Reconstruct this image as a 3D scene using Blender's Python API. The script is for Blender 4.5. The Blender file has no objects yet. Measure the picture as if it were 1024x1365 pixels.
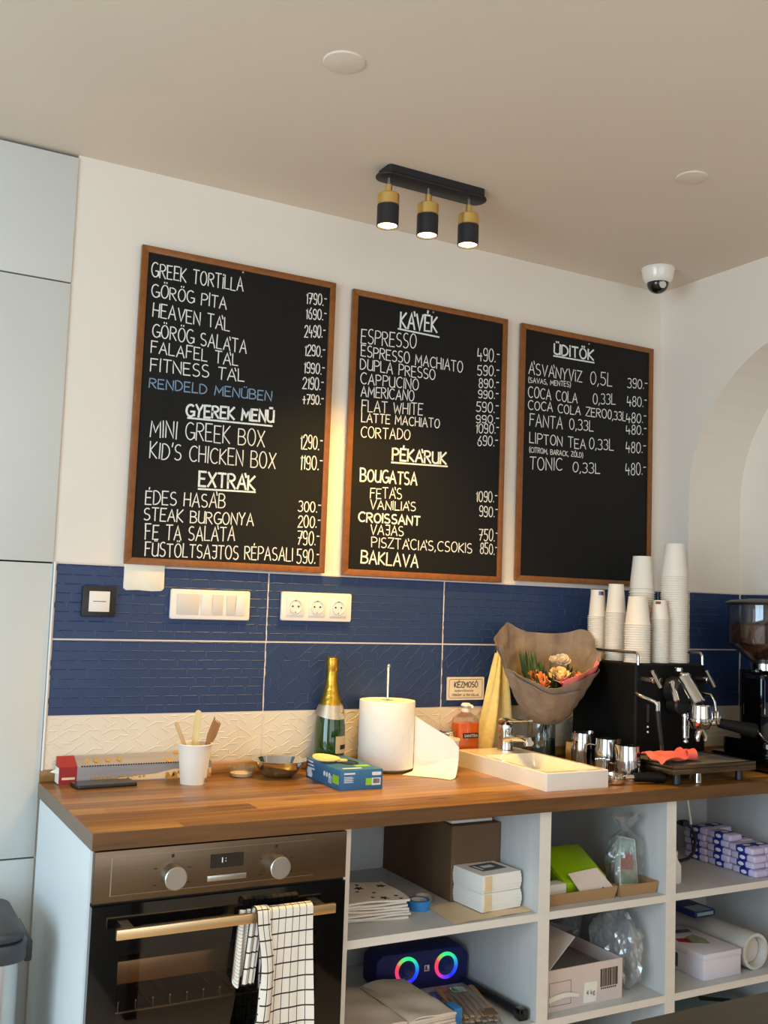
import bpy, bmesh, math, random
from mathutils import Vector, Matrix
random.seed(7)
PI = math.pi
SC = bpy.context.scene
COL = SC.collection

# ------------------------------------------------------------------ camera, world, light, exposure
cd = bpy.data.cameras.new('camera'); cam = bpy.data.objects.new('camera', cd); COL.objects.link(cam)
R_, U_, F_ = Vector((.87555749, -.48181039, .03546589)), Vector((-.07305284, -.05947106, .99555335)), Vector((.47755875, .87425508, .08726795))
m = Matrix((R_, U_, -F_)).transposed().to_4x4(); m.translation = Vector((-.5242, -2.7927, 1.4031))
cam.matrix_world = m
cd.sensor_fit = 'VERTICAL'; cd.sensor_height = 36.0; cd.lens = 1350.67 / 1365 * 36.0
cd.clip_start = .02; cd.clip_end = 60
SC.camera = cam

w = bpy.data.worlds.new('daylight'); SC.world = w; w.use_nodes = True
w.node_tree.nodes['Background'].inputs[0].default_value = (.70, .84, 1.0, 1)
w.node_tree.nodes['Background'].inputs[1].default_value = .9

def area(name, loc, aim, sx, sy, power, col):
    l = bpy.data.lights.new(name, 'AREA'); l.shape = 'RECTANGLE'; l.size = sx; l.size_y = sy; l.energy = power; l.color = col
    o = bpy.data.objects.new(name, l); COL.objects.link(o); o.location = loc
    o.rotation_euler = (Vector(aim) - Vector(loc)).to_track_quat('-Z', 'Y').to_euler()
    return o
# daylight through the side window and the shop front behind the camera
area('daylight_side_window', (-3.0, -2.6, 1.35), (0, -2.2, 1.0), 2.4, 2.0, 128, (.60, .83, 1.0))
area('daylight_shop_front', (-.2, -5.55, 1.45), (.2, 0, 1.2), 3.4, 2.1, 50, (.93, .96, 1.0))
# warm fill light added under the ceiling, out of view
area('warm_fill', (.9, -2.9, 2.55), (.9, -2.9, 0), .5, .5, 12, (1.0, .74, .42))
SPOT_POWER = 5.4
SC.view_settings.view_transform = 'Standard'; SC.view_settings.look = 'None'
SC.view_settings.gamma = 1.0; SC.view_settings.use_curve_mapping = False
SC.view_settings.exposure = -.22
SC.cycles.use_denoising = True
SC.cycles.max_bounces = 10; SC.cycles.transparent_max_bounces = 24
SC.cycles.sample_clamp_indirect = 6

# ------------------------------------------------------------------ materials
def lin(c):
    return tuple((x / 255 / 12.92 if x / 255 <= .04045 else ((x / 255 + .055) / 1.055) ** 2.4) for x in c) + (1,)
def newmat(name):
    m = bpy.data.materials.new(name); m.use_nodes = True
    return m, m.node_tree, m.node_tree.nodes['Principled BSDF']
def pbr(name, c, rough=.5, metal=0, var=.06, vs=12, bump=0, bs=60, stretch=(1, 1, 1), trans=0, emit=0, coat=0, spec=None, sub=0):
    m, t, b = newmat(name); N = t.nodes; L = t.links
    tc = N.new('ShaderNodeTexCoord'); mp = N.new('ShaderNodeMapping'); mp.inputs['Scale'].default_value = stretch
    L.new(tc.outputs['Object'], mp.inputs[0])
    nz = N.new('ShaderNodeTexNoise'); nz.inputs['Scale'].default_value = vs; nz.inputs['Detail'].default_value = 5
    L.new(mp.outputs[0], nz.inputs[0])
    rp = N.new('ShaderNodeValToRGB'); a = lin(c)
    rp.color_ramp.elements[0].position = .3; rp.color_ramp.elements[1].position = .7
    rp.color_ramp.elements[0].color = tuple(x * (1 - var) for x in a[:3]) + (1,)
    rp.color_ramp.elements[1].color = tuple(min(1, x * (1 + var)) for x in a[:3]) + (1,)
    L.new(nz.outputs[0], rp.inputs[0]); L.new(rp.outputs[0], b.inputs['Base Color'])
    b.inputs['Roughness'].default_value = rough; b.inputs['Metallic'].default_value = metal
    b.inputs['Transmission Weight'].default_value = trans; b.inputs['Coat Weight'].default_value = coat
    if spec is not None: b.inputs['Specular IOR Level'].default_value = spec
    if emit:
        b.inputs['Emission Color'].default_value = a; b.inputs['Emission Strength'].default_value = emit
    if bump:
        n2 = N.new('ShaderNodeTexNoise'); n2.inputs['Scale'].default_value = bs; n2.inputs['Detail'].default_value = 4
        L.new(mp.outputs[0], n2.inputs[0])
        bp = N.new('ShaderNodeBump'); bp.inputs['Strength'].default_value = bump; bp.inputs['Distance'].default_value = .004
        L.new(n2.outputs[0], bp.inputs['Height']); L.new(bp.outputs[0], b.inputs['Normal'])
    return m
def clear(name, tint=(1, 1, 1), gloss=.12, rough=.05, fres=.45, haze=0.0, hazecol=(.8, .82, .84)):
    m = bpy.data.materials.new(name); m.use_nodes = True; t = m.node_tree; N = t.nodes; L = t.links
    N.remove(N['Principled BSDF']); out = N['Material Output']
    tr = N.new('ShaderNodeBsdfTransparent'); tr.inputs[0].default_value = tint + (1,)
    gl = N.new('ShaderNodeBsdfGlossy'); gl.inputs['Roughness'].default_value = rough
    lw = N.new('ShaderNodeLayerWeight'); lw.inputs[0].default_value = .35
    ml = N.new('ShaderNodeMath'); ml.operation = 'MULTIPLY_ADD'; ml.inputs[1].default_value = fres; ml.inputs[2].default_value = gloss * .4
    L.new(lw.outputs['Fresnel'], ml.inputs[0])
    mx = N.new('ShaderNodeMixShader'); L.new(ml.outputs[0], mx.inputs[0]); L.new(tr.outputs[0], mx.inputs[1]); L.new(gl.outputs[0], mx.inputs[2])
    last = mx
    if haze:
        df = N.new('ShaderNodeBsdfDiffuse'); df.inputs[0].default_value = hazecol + (1,)
        m2 = N.new('ShaderNodeMixShader'); m2.inputs[0].default_value = haze
        L.new(mx.outputs[0], m2.inputs[1]); L.new(df.outputs[0], m2.inputs[2]); last = m2
    L.new(last.outputs[0], out.inputs[0])
    return m
def planks(name, cols, pw=.062, axis='Y', plen=.9, rough=.35, coat=.15, grain=1.0):
    """butcher-block boards running along x: one tone per stave plus stretched grain"""
    m, t, b = newmat(name); N = t.nodes; L = t.links
    tc = N.new('ShaderNodeTexCoord'); sp = N.new('ShaderNodeSeparateXYZ'); L.new(tc.outputs['Object'], sp.inputs[0])
    def mth(op, a, bb=None):
        n = N.new('ShaderNodeMath'); n.operation = op
        for i, v in enumerate((a, bb)):
            if v is None: continue
            if isinstance(v, (int, float)): n.inputs[i].default_value = v
            else: L.new(v, n.inputs[i])
        return n.outputs[0]
    row = mth('FLOOR', mth('DIVIDE', sp.outputs[axis], pw))
    off = mth('MULTIPLY', mth('FRACT', mth('MULTIPLY', row, .377)), plen)
    colx = mth('FLOOR', mth('DIVIDE', mth('ADD', sp.outputs['X'], off), plen))
    cb = N.new('ShaderNodeCombineXYZ'); L.new(row, cb.inputs[0]); L.new(colx, cb.inputs[1])
    wn = N.new('ShaderNodeTexWhiteNoise'); wn.noise_dimensions = '3D'; L.new(cb.outputs[0], wn.inputs[0])
    mp = N.new('ShaderNodeMapping'); mp.inputs['Scale'].default_value = (2.2, 38, 38); L.new(tc.outputs['Object'], mp.inputs[0])
    ad = N.new('ShaderNodeVectorMath'); ad.operation = 'ADD'; L.new(mp.outputs[0], ad.inputs[0]); L.new(cb.outputs[0], ad.inputs[1])
    nz = N.new('ShaderNodeTexNoise'); nz.inputs['Scale'].default_value = 1.6; nz.inputs['Detail'].default_value = 7; nz.inputs['Distortion'].default_value = .5
    L.new(ad.outputs[0], nz.inputs[0])
    mixv = mth('ADD', mth('MULTIPLY', wn.outputs[0], .45), mth('MULTIPLY', nz.outputs[0], .62 * grain))
    rp = N.new('ShaderNodeValToRGB'); cr = rp.color_ramp
    cr.elements[0].position = .18; cr.elements[0].color = lin(cols[0]); cr.elements[1].position = .85; cr.elements[1].color = lin(cols[-1])
    for i, c in enumerate(cols[1:-1]):
        e = cr.elements.new(.18 + .67 * (i + 1) / (len(cols) - 1)); e.color = lin(c)
    L.new(mixv, rp.inputs[0])
    # knots
    vo = N.new('ShaderNodeTexVoronoi'); vo.inputs['Scale'].default_value = 1.0
    mp2 = N.new('ShaderNodeMapping'); mp2.inputs['Scale'].default_value = (3.2, 11, 11); L.new(tc.outputs['Object'], mp2.inputs[0]); L.new(mp2.outputs[0], vo.inputs[0])
    kr = N.new('ShaderNodeValToRGB'); kr.color_ramp.elements[0].position = .05; kr.color_ramp.elements[0].color = (.35, .3, .28, 1); kr.color_ramp.elements[1].position = .17; kr.color_ramp.elements[1].color = (1, 1, 1, 1)
    L.new(vo.outputs['Distance'], kr.inputs[0])
    mx = N.new('ShaderNodeMix'); mx.data_type = 'RGBA'; mx.blend_type = 'MULTIPLY'; mx.inputs[0].default_value = .8
    L.new(rp.outputs[0], mx.inputs[6]); L.new(kr.outputs[0], mx.inputs[7]); L.new(mx.outputs[2], b.inputs['Base Color'])
    b.inputs['Roughness'].default_value = rough; b.inputs['Coat Weight'].default_value = coat; b.inputs['Coat Roughness'].default_value = .25
    bp = N.new('ShaderNodeBump'); bp.inputs['Strength'].default_value = .12; bp.inputs['Distance'].default_value = .002
    L.new(nz.outputs[0], bp.inputs['Height']); L.new(bp.outputs[0], b.inputs['Normal'])
    return m
def checks(name, base, lines, nu, nv, lw=.1, lw2=.05):
    m, t, b = newmat(name); N = t.nodes; L = t.links
    uv = N.new('ShaderNodeUVMap'); sp = N.new('ShaderNodeSeparateXYZ'); L.new(uv.outputs[0], sp.inputs[0])
    def line(o, n, wd):
        a = N.new('ShaderNodeMath'); a.operation = 'MULTIPLY'; a.inputs[1].default_value = n; L.new(o, a.inputs[0])
        f = N.new('ShaderNodeMath'); f.operation = 'FRACT'; L.new(a.outputs[0], f.inputs[0])
        c = N.new('ShaderNodeMath'); c.operation = 'LESS_THAN'; c.inputs[1].default_value = wd; L.new(f.outputs[0], c.inputs[0])
        return c.outputs[0]
    mx = N.new('ShaderNodeMath'); mx.operation = 'MAXIMUM'; L.new(line(sp.outputs[0], nu, lw), mx.inputs[0]); L.new(line(sp.outputs[1], nv, lw2), mx.inputs[1])
    mc = N.new('ShaderNodeMix'); mc.data_type = 'RGBA'; mc.inputs[6].default_value = lin(base); mc.inputs[7].default_value = lin(lines)
    L.new(mx.outputs[0], mc.inputs[0]); L.new(mc.outputs[2], b.inputs['Base Color']); b.inputs['Roughness'].default_value = .9
    nz = N.new('ShaderNodeTexNoise'); nz.inputs['Scale'].default_value = 500
    tc = N.new('ShaderNodeTexCoord'); L.new(tc.outputs['Object'], nz.inputs[0])
    bp = N.new('ShaderNodeBump'); bp.inputs['Strength'].default_value = .25; bp.inputs['Distance'].default_value = .002
    L.new(nz.outputs[0], bp.inputs['Height']); L.new(bp.outputs[0], b.inputs['Normal'])
    return m
def ringmat(name):
    m = bpy.data.materials.new(name); m.use_nodes = True; t = m.node_tree; N = t.nodes; L = t.links
    N.remove(N['Principled BSDF'])
    tc = N.new('ShaderNodeTexCoord'); g = N.new('ShaderNodeTexGradient'); g.gradient_type = 'RADIAL'; L.new(tc.outputs['Object'], g.inputs[0])
    rp = N.new('ShaderNodeValToRGB'); cr = rp.color_ramp
    # radial: 0 at -x (left) .. .25 at -y (bottom) .. .5 at +x (right) .. .75 at +y (top) .. 1 at -x
    pts = [(0, (1, .06, .12)), (.12, (.9, .05, .35)), (.2, (.25, .05, 1)), (.33, (.02, .03, 1)), (.47, (.03, .12, 1)), (.56, (.02, .5, .75)), (.66, (.05, .95, .35)), (.78, (.05, 1, .3)), (.86, (.3, .7, .15)), (.92, (1, .1, .12)), (1, (1, .06, .12))]
    cr.elements[0].position = 0; cr.elements[0].color = pts[0][1] + (1,); cr.elements[1].position = 1; cr.elements[1].color = pts[-1][1] + (1,)
    for p, c in pts[1:-1]:
        e = cr.elements.new(p); e.color = c + (1,)
    L.new(g.outputs['Fac'], rp.inputs[0])
    em = N.new('ShaderNodeEmission'); em.inputs[1].default_value = 1.1; L.new(rp.outputs[0], em.inputs[0])
    L.new(em.outputs[0], N['Material Output'].inputs[0])
    return m

M = {}
M['wall'] = pbr('wall_paint', (236, 225, 211), .85, var=.02, vs=2, bump=.08, bs=25)
M['ceil'] = pbr('ceiling_paint', (224, 211, 194), .9, var=.02, vs=2, bump=.05, bs=25)
M['plaster'] = pbr('bare_plaster', (240, 232, 214), .9, var=.05, vs=18, bump=.3, bs=40)
M['floor'] = pbr('floor_tiles', (206, 186, 160), .5, var=.08, vs=4)
M['blue'] = pbr('blue_glazed_tile', (34, 56, 96), .46, var=.05, vs=3, coat=.05)
M['whitetile'] = pbr('white_glazed_tile', (226, 214, 194), .4, var=.02, vs=3, coat=.05)
M['grout'] = pbr('pale_grout', (222, 206, 196), .7, var=.03)
M['steeltrim'] = pbr('tile_edge_trim', (232, 236, 238), .3, var=.02)
M['cab'] = pbr('white_cabinet_laminate', (212, 212, 206), .35, var=.01, vs=3)
M['dark'] = pbr('dark_gap', (20, 19, 18), .8)
M['white_wood'] = pbr('white_wood_grain_laminate', (198, 199, 198), .5, var=.05, vs=5, stretch=(6, 6, .8), bump=.06, bs=40)
M['edge'] = pbr('cream_edge_banding', (226, 219, 210), .5, var=.03, vs=6, stretch=(1, 8, 8))
M['panel'] = pbr('white_end_panel', (228, 236, 240), .4, var=.01, vs=3)
M['top'] = planks('walnut_butcher_block', [(88, 56, 25), (134, 92, 42), (172, 124, 60), (208, 160, 88)])
M['topfront'] = planks('walnut_shaded_edge', [(58, 36, 16), (92, 60, 28), (118, 78, 38), (140, 98, 54)], pw=.3, plen=2.4)  # worktop wood again, darkened to carry the shade on its front edge
M['topend'] = pbr('worktop_cut_end', (128, 112, 98), .6, var=.08, vs=30, stretch=(1, .3, 3))
M['steel'] = pbr('brushed_steel', (112, 96, 78), .34, 1, var=.05, vs=8, stretch=(.3, 8, 30), bump=.04, bs=60)
M['steel2'] = pbr('satin_steel', (190, 188, 184), .3, 1, var=.03)
M['handle'] = pbr('brushed_handle_steel', (236, 206, 160), .30, 1, var=.03, stretch=(.3, 8, 8))
M['chrome'] = pbr('chrome', (222, 220, 216), .06, 1, var=.01)
M['silver'] = pbr('polished_steel', (205, 203, 200), .14, 1, var=.02)
M['blackgloss'] = pbr('black_glass', (8, 8, 9), .06, var=.02, coat=.3)
M['black'] = pbr('matte_black_metal', (9, 9, 9), .55, var=.04, spec=.2)
M['blackplastic'] = pbr('black_plastic', (26, 26, 28), .42, var=.04)
M['greyplastic'] = pbr('dark_grey_plastic', (52, 55, 58), .4, var=.04)
M['ovencav'] = pbr('oven_enamel', (34, 26, 22), .4, var=.1)
M['tint'] = clear('tinted_oven_glass', (.62, .57, .54), .10, .02)
M['glass'] = clear('clear_glass', (.95, .97, .97), .12, .02)
M['hopper'] = clear('hopper_plastic', (.88, .90, .91), .12, .04)
M['film'] = clear('clear_plastic_film', (.96, .975, .975), .10, .10, .22, .035)
M['crumple'] = clear('crinkled_plastic_film', (.92, .94, .94), .5, .16, .45, .20)
M['brass'] = pbr('polished_brass', (240, 206, 128), .34, 1, var=.02)
M['lampblack'] = pbr('lamp_black', (26, 24, 30), .5, var=.03)
M['bulb'] = pbr('lit_bulb', (255, 214, 150), .5, emit=14)
M['framewood'] = pbr('stained_pine_frame', (134, 78, 26), .45, var=.18, vs=14, stretch=(3, 3, 3), coat=.15)
M['slate'] = pbr('chalkboard', (21, 20, 18), .65, var=.08, vs=6, spec=.25)
M['chalk'] = pbr('white_chalk', (232, 230, 222), .9, var=.05, vs=120)
M['chalkgrey'] = pbr('heading_chalk', (226, 230, 226), .9, var=.12, vs=140)
M['chalkblue'] = pbr('blue_chalk', (124, 150, 176), .9, var=.1, vs=120)
M['switch'] = pbr('white_switch_plastic', (238, 228, 218), .35, var=.01)
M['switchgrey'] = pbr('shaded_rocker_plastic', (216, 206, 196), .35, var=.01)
M['ink'] = pbr('black_ink', (24, 20, 18), .7)
M['signplate'] = pbr('cream_sign_plate', (236, 216, 186), .5, var=.04)
M['paper'] = pbr('white_paper', (238, 234, 226), .85, var=.02, vs=30)
M['cup'] = pbr('white_paper_cup', (240, 230, 216), .6, var=.015)
M['tissue'] = pbr('paper_towel', (240, 238, 232), .95, var=.02, vs=40, bump=.25, bs=260)
M['kraft'] = pbr('brown_kraft_paper', (104, 80, 56), .85, var=.07, vs=14, bump=.15, bs=30)
M['tray'] = pbr('kraft_tray_card', (172, 134, 92), .8, var=.04, vs=14)
M['greige'] = pbr('greige_wrapping_paper', (138, 120, 104), .85, var=.14, vs=26, bump=.7, bs=34)
M['pinkpaper'] = pbr('pink_tissue', (242, 132, 128), .7, var=.06)
M['birch'] = pbr('pale_birch_wood', (240, 206, 142), .7, var=.05, vs=10, stretch=(8, 8, 1))
M['brownwood'] = pbr('brown_wooden_fork', (150, 112, 78), .7, var=.06, vs=10)
M['straw'] = pbr('tan_stirrer', (196, 166, 126), .6, var=.05)
M['red'] = pbr('dark_red_print', (150, 28, 34), .5, var=.05)
M['boxgrey'] = pbr('silver_grey_print', (150, 146, 150), .4, var=.12, vs=9, stretch=(.6, 3, 5))
M['cream'] = pbr('cream_print', (226, 200, 160), .5, var=.06)
M['gold'] = pbr('gold_print', (186, 140, 62), .5, var=.12, vs=60)
M['cookie'] = pbr('biscuit_print', (196, 140, 66), .6, var=.25, vs=90)
M['phone'] = pbr('black_phone_glass', (34, 33, 34), .25, var=.03, coat=.3)
M['goldfoil'] = pbr('gold_foil', (214, 168, 62), .28, 1, var=.12, vs=60, bump=.5, bs=90)
M['foilsilver'] = pbr('champagne_foil_collar', (206, 194, 176), .35, .8, var=.05)
M['bottle'] = pbr('green_bottle_glass', (30, 62, 14), .04, var=.1, vs=8, coat=.6)
M['label'] = pbr('beige_bottle_label', (196, 172, 136), .6, var=.05)
M['gloveblue'] = pbr('blue_printed_card', (46, 108, 152), .45, var=.04)
M['navy'] = pbr('navy_nitrile', (22, 46, 108), .5, var=.06)
M['lime'] = pbr('lime_print', (142, 206, 40), .5, var=.04)
M['printwhite'] = pbr('white_print', (226, 232, 236), .6, var=.03)
M['orange'] = pbr('orange_soap', (240, 106, 22), .3, var=.08, vs=20)
M['towelyellow'] = pbr('yellow_terry_cloth', (236, 212, 142), .95, var=.07, vs=60, bump=.7, bs=420)
M['ceramic'] = pbr('white_ceramic', (240, 232, 220), .12, var=.01, coat=.3)
M['coral'] = pbr('coral_cloth', (244, 108, 92), .9, var=.05, vs=40, bump=.3, bs=200)
M['bean'] = pbr('coffee_beans', (92, 50, 30), .45, var=.4, vs=130, bump=1.0, bs=160)
M['leaf'] = pbr('bouquet_green', (68, 92, 36), .6, var=.2, vs=30)
M['leafdark'] = pbr('dark_green', (30, 52, 26), .6, var=.2, vs=30)
M['peach'] = pbr('peach_petals', (240, 150, 96), .7, var=.1, vs=40)
M['yellowrose'] = pbr('cream_yellow_petals', (244, 212, 150), .7, var=.06, vs=40)
M['pinkrose'] = pbr('magenta_petals', (214, 84, 118), .7, var=.1, vs=40)
M['whiterose'] = pbr('ivory_petals', (228, 210, 186), .7, var=.05, vs=40)
M['bluetape'] = pbr('blue_tape', (52, 132, 204), .5, var=.04)
M['cardcore'] = pbr('tape_core', (206, 196, 180), .8, var=.04)
M['speaker'] = pbr('navy_speaker_cloth', (20, 26, 92), .7, var=.1, vs=60)
M['packbag'] = pbr('cream_paper_bags', (214, 200, 184), .85, var=.05, vs=20, bump=.3, bs=25)
M['carton'] = pbr('off_white_carton', (214, 200, 194), .7, var=.03, vs=10)
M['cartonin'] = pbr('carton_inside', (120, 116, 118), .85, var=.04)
M['limepack'] = pbr('lime_plastic_wrap', (160, 206, 20), .35, var=.1, vs=14, bump=.3, bs=30)
M['card'] = pbr('beige_card', (224, 206, 194), .7, var=.02)
M['ink2'] = pbr('grey_print', (84, 92, 98), .6, var=.15, vs=60)
M['bagred'] = pbr('brick_red_print', (168, 84, 68), .6, var=.12, vs=60)
M['baggreen'] = pbr('sage_green_print', (146, 156, 128), .6, var=.08, vs=40)
M['bagsky'] = pbr('pale_teal_print', (150, 178, 180), .6, var=.06, vs=40)
M['lilac'] = pbr('lilac_wrap', (206, 196, 226), .4, var=.07, vs=30, bump=.2, bs=50)
M['bluelabel'] = pbr('royal_blue_label', (40, 44, 150), .45, var=.06)
M['greypipe'] = pbr('off_white_pvc', (206, 202, 196), .45, var=.02)
M['whitebox'] = pbr('pearl_white_box', (222, 216, 226), .4, var=.02)
M['darkcounter'] = pbr('dark_brown_counter', (62, 56, 46), .45, var=.05)
M['mesh'] = pbr('grey_tray_mesh', (128, 122, 112), .55, .3, var=.04)
M['ring'] = ringmat('rainbow_light_ring')
M['check'] = checks('checked_tea_towel', (236, 226, 212), (44, 38, 42), 7, 26, .085, .10)
M['check2'] = checks('gathered_tea_towel', (236, 226, 212), (44, 38, 42), 2.4, 22, .13, .10)
M['stars'] = pbr('star_print_cloth', (228, 218, 206), .9, var=.05, vs=40)

# ------------------------------------------------------------------ mesh builder
class MB:
    def __init__(s): s.bm = bmesh.new(); s.uv = s.bm.loops.layers.uv.new('UVMap')
    def _take(s, tmp, mi, xf=None, smooth=True):
        if xf is not None: tmp.transform(xf)
        mp = {}
        for v in tmp.verts: mp[v] = s.bm.verts.new(v.co)
        for f in tmp.faces:
            try: nf = s.bm.faces.new([mp[v] for v in f.verts])
            except ValueError: continue
            nf.material_index = mi; nf.smooth = smooth
        tmp.free()
    def box(s, x0, x1, y0, y1, z0, z1, mi=0, bev=0, seg=2, xf=None):
        t = bmesh.new(); bmesh.ops.create_cube(t, size=1)
        for v in t.verts: v.co = ((x0 + x1) / 2 + v.co.x * (x1 - x0), (y0 + y1) / 2 + v.co.y * (y1 - y0), (z0 + z1) / 2 + v.co.z * (z1 - z0))
        if bev: bmesh.ops.bevel(t, geom=t.edges[:], offset=bev, segments=seg, profile=.5, affect='EDGES')
        s._take(t, mi, xf); return s
    def hexa(s, p, mi=0, bev=0):
        """box from 8 corners: bottom 4 (ccw) then top 4"""
        t = bmesh.new(); v = [t.verts.new(q) for q in p]
        for f in ((3, 2, 1, 0), (4, 5, 6, 7), (0, 1, 5, 4), (1, 2, 6, 5), (2, 3, 7, 6), (3, 0, 4, 7)): t.faces.new([v[i] for i in f])
        if bev: bmesh.ops.bevel(t, geom=t.edges[:], offset=bev, segments=2, profile=.5, affect='EDGES')
        s._take(t, mi); return s
    def lathe(s, prof, n=32, mi=0, c=(0, 0, 0), xf=None, sx=1, sy=1):
        t = bmesh.new(); rings = []
        for r, z in prof:
            if r < 1e-6: rings.append([t.verts.new((0, 0, z))])
            else: rings.append([t.verts.new((r * sx * math.cos(2 * PI * i / n), r * sy * math.sin(2 * PI * i / n), z)) for i in range(n)])
        for a, b in zip(rings, rings[1:]):
            for i in range(n):
                j = (i + 1) % n
                q = [a[0] if len(a) == 1 else a[i], a[0] if len(a) == 1 else a[j], b[0] if len(b) == 1 else b[j], b[0] if len(b) == 1 else b[i]]
                u = []
                for k in q:
                    if k not in u: u.append(k)
                if len(u) > 2: t.faces.new(u)
        bmesh.ops.recalc_face_normals(t, faces=t.faces[:])
        s._take(t, mi, (Matrix.Translation(c) @ xf) if xf is not None else Matrix.Translation(c)); return s
    def cyl(s, p0, p1, r0, r1=None, n=24, mi=0, bev=0):
        p0, p1 = Vector(p0), Vector(p1); d = p1 - p0; L = d.length; r1 = r0 if r1 is None else r1
        q = d.to_track_quat('Z', 'Y').to_matrix().to_4x4(); q.translation = p0
        b = min(bev, r0 * .9, r1 * .9)
        prof = [(0, 0), (r0 - b, 0), (r0, b), (r1, L - b), (r1 - b, L), (0, L)] if b else [(0, 0), (r0, 0), (r1, L), (0, L)]
        return s.lathe(prof, n, mi, xf=q)
    def tube(s, path, r, n=10, mi=0, caps=True, closed=False):
        P = [Vector(p) for p in path]; K = len(P); rad = r if isinstance(r, (list, tuple)) else [r] * K
        t = bmesh.new(); rings = []; up = None
        for i, p in enumerate(P):
            a = P[(i - 1) % K] if (closed or i) else p; b = P[(i + 1) % K] if (closed or i < K - 1) else p
            d = (b - a).normalized()
            if up is None: up = d.orthogonal().normalized()
            up = (up - d * up.dot(d)).normalized(); sd = d.cross(up)
            rings.append([t.verts.new(p + (up * math.cos(2 * PI * k / n) + sd * math.sin(2 * PI * k / n)) * rad[i]) for k in range(n)])
        pairs = list(zip(rings, rings[1:])) + ([(rings[-1], rings[0])] if closed else [])
        for a, b in pairs:
            for k in range(n): t.faces.new([a[k], a[(k + 1) % n], b[(k + 1) % n], b[k]])
        if caps and not closed: t.faces.new(rings[0][::-1]); t.faces.new(rings[-1])
        bmesh.ops.recalc_face_normals(t, faces=t.faces[:]); s._take(t, mi); return s
    def prism(s, poly, fn, d0, d1, mi=0, bev=0):
        """poly: 2-d points; fn(a,b,d) -> 3-d"""
        t = bmesh.new(); a = [t.verts.new(fn(x, y, d0)) for x, y in poly]; b = [t.verts.new(fn(x, y, d1)) for x, y in poly]
        t.faces.new(a[::-1]); t.faces.new(b); n = len(poly)
        for i in range(n): t.faces.new([a[i], a[(i + 1) % n], b[(i + 1) % n], b[i]])
        bmesh.ops.recalc_face_normals(t, faces=t.faces[:])
        if bev: bmesh.ops.bevel(t, geom=t.edges[:], offset=bev, segments=2, profile=.5, affect='EDGES')
        s._take(t, mi); return s
    def sheet(s, fn, nu, nv, th=.001, mi=0, wrap=False):
        """cloth or paper with real thickness; fn(u,v) for u,v in 0..1"""
        G = [[Vector(fn(i / nu, j / nv)) for j in range(nv + 1)] for i in range(nu + 1)]
        if wrap: G[nu] = G[0]
        def nrm(i, j):
            if wrap: a = G[(i + 1) % nu][j] - G[(i - 1) % nu][j]
            else: a = G[min(i + 1, nu)][j] - G[max(i - 1, 0)][j]
            b = G[i][min(j + 1, nv)] - G[i][max(j - 1, 0)]
            c = a.cross(b); return c.normalized() if c.length > 1e-12 else Vector((0, 0, 1))
        bm = s.bm; top = []; bot = []
        NU = nu if wrap else nu + 1
        for i in range(NU):
            top.append([]); bot.append([])
            for j in range(nv + 1):
                n = nrm(i, j); top[i].append(bm.verts.new(G[i][j] + n * th / 2)); bot[i].append(bm.verts.new(G[i][j] - n * th / 2))
        def face(vs, uvs):
            f = bm.faces.new(vs); f.material_index = mi; f.smooth = True
            for l, q in zip(f.loops, uvs): l[s.uv].uv = q
        for i in range(nu):
            k = (i + 1) % NU
            for j in range(nv):
                q = [(i / nu, j / nv), ((i + 1) / nu, j / nv), ((i + 1) / nu, (j + 1) / nv), (i / nu, (j + 1) / nv)]
                face([top[i][j], top[k][j], top[k][j + 1], top[i][j + 1]], q)
                face([bot[i][j + 1], bot[k][j + 1], bot[k][j], bot[i][j]], q[::-1])
            for j in (0, nv):
                q = [(i / nu, j / nv)] * 4
                face([top[i][j], bot[i][j], bot[k][j], top[k][j]], q)
        if not wrap:
            for i in (0, nu):
                for j in range(nv): face([top[i][j], top[i][j + 1], bot[i][j + 1], bot[i][j]], [(i / nu, j / nv)] * 4)
        return s
    def poly(s, pts, mi=0, smooth=False):
        f = s.bm.faces.new([s.bm.verts.new(p) for p in pts]); f.material_index = mi; f.smooth = smooth; return s
    def ball(s, c, r, sub=2, mi=0, sc=(1, 1, 1), noise=0, rot=None, flat=False):
        t = bmesh.new(); bmesh.ops.create_icosphere(t, subdivisions=sub, radius=1)
        for v in t.verts:
            k = 1 + (random.uniform(-noise, noise) if noise else 0)
            v.co = Vector((v.co.x * sc[0], v.co.y * sc[1], v.co.z * sc[2])) * r * k
        x = Matrix.Translation(c) @ (rot.to_4x4() if rot is not None else Matrix.Identity(4))
        s._take(t, mi, x, smooth=not flat); return s
    def text(s, body, size, fn, mi=0, align='LEFT'):
        cu = bpy.data.curves.new('print', 'FONT'); cu.body = body; cu.size = size; cu.align_x = align; cu.resolution_u = 2
        o = bpy.data.objects.new('print', cu); COL.objects.link(o); bpy.context.view_layer.update()
        me = bpy.data.meshes.new_from_object(o.evaluated_get(bpy.context.evaluated_depsgraph_get()))
        vs = [s.bm.verts.new(fn(v.co.x, v.co.y)) for v in me.vertices]
        for p in me.polygons:
            try: f = s.bm.faces.new([vs[i] for i in p.vertices]); f.material_index = mi
            except ValueError: pass
        bpy.data.objects.remove(o); bpy.data.meshes.remove(me); bpy.data.curves.remove(cu); return s
    def done(s, name, mats, parent=None, loc=None, rot=None, sharp=.6):
        s.bm.normal_update()
        for e in s.bm.edges:
            if len(e.link_faces) == 2 and e.calc_face_angle(0) > sharp: e.smooth = False
        me = bpy.data.meshes.new(name); s.bm.to_mesh(me); s.bm.free()
        for k in ([mats] if isinstance(mats, str) else mats): me.materials.append(M[k])
        o = bpy.data.objects.new(name, me); COL.objects.link(o)
        if parent is not None: o.parent = parent
        if loc: o.location = loc
        if rot: o.rotation_euler = rot
        return o
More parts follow.
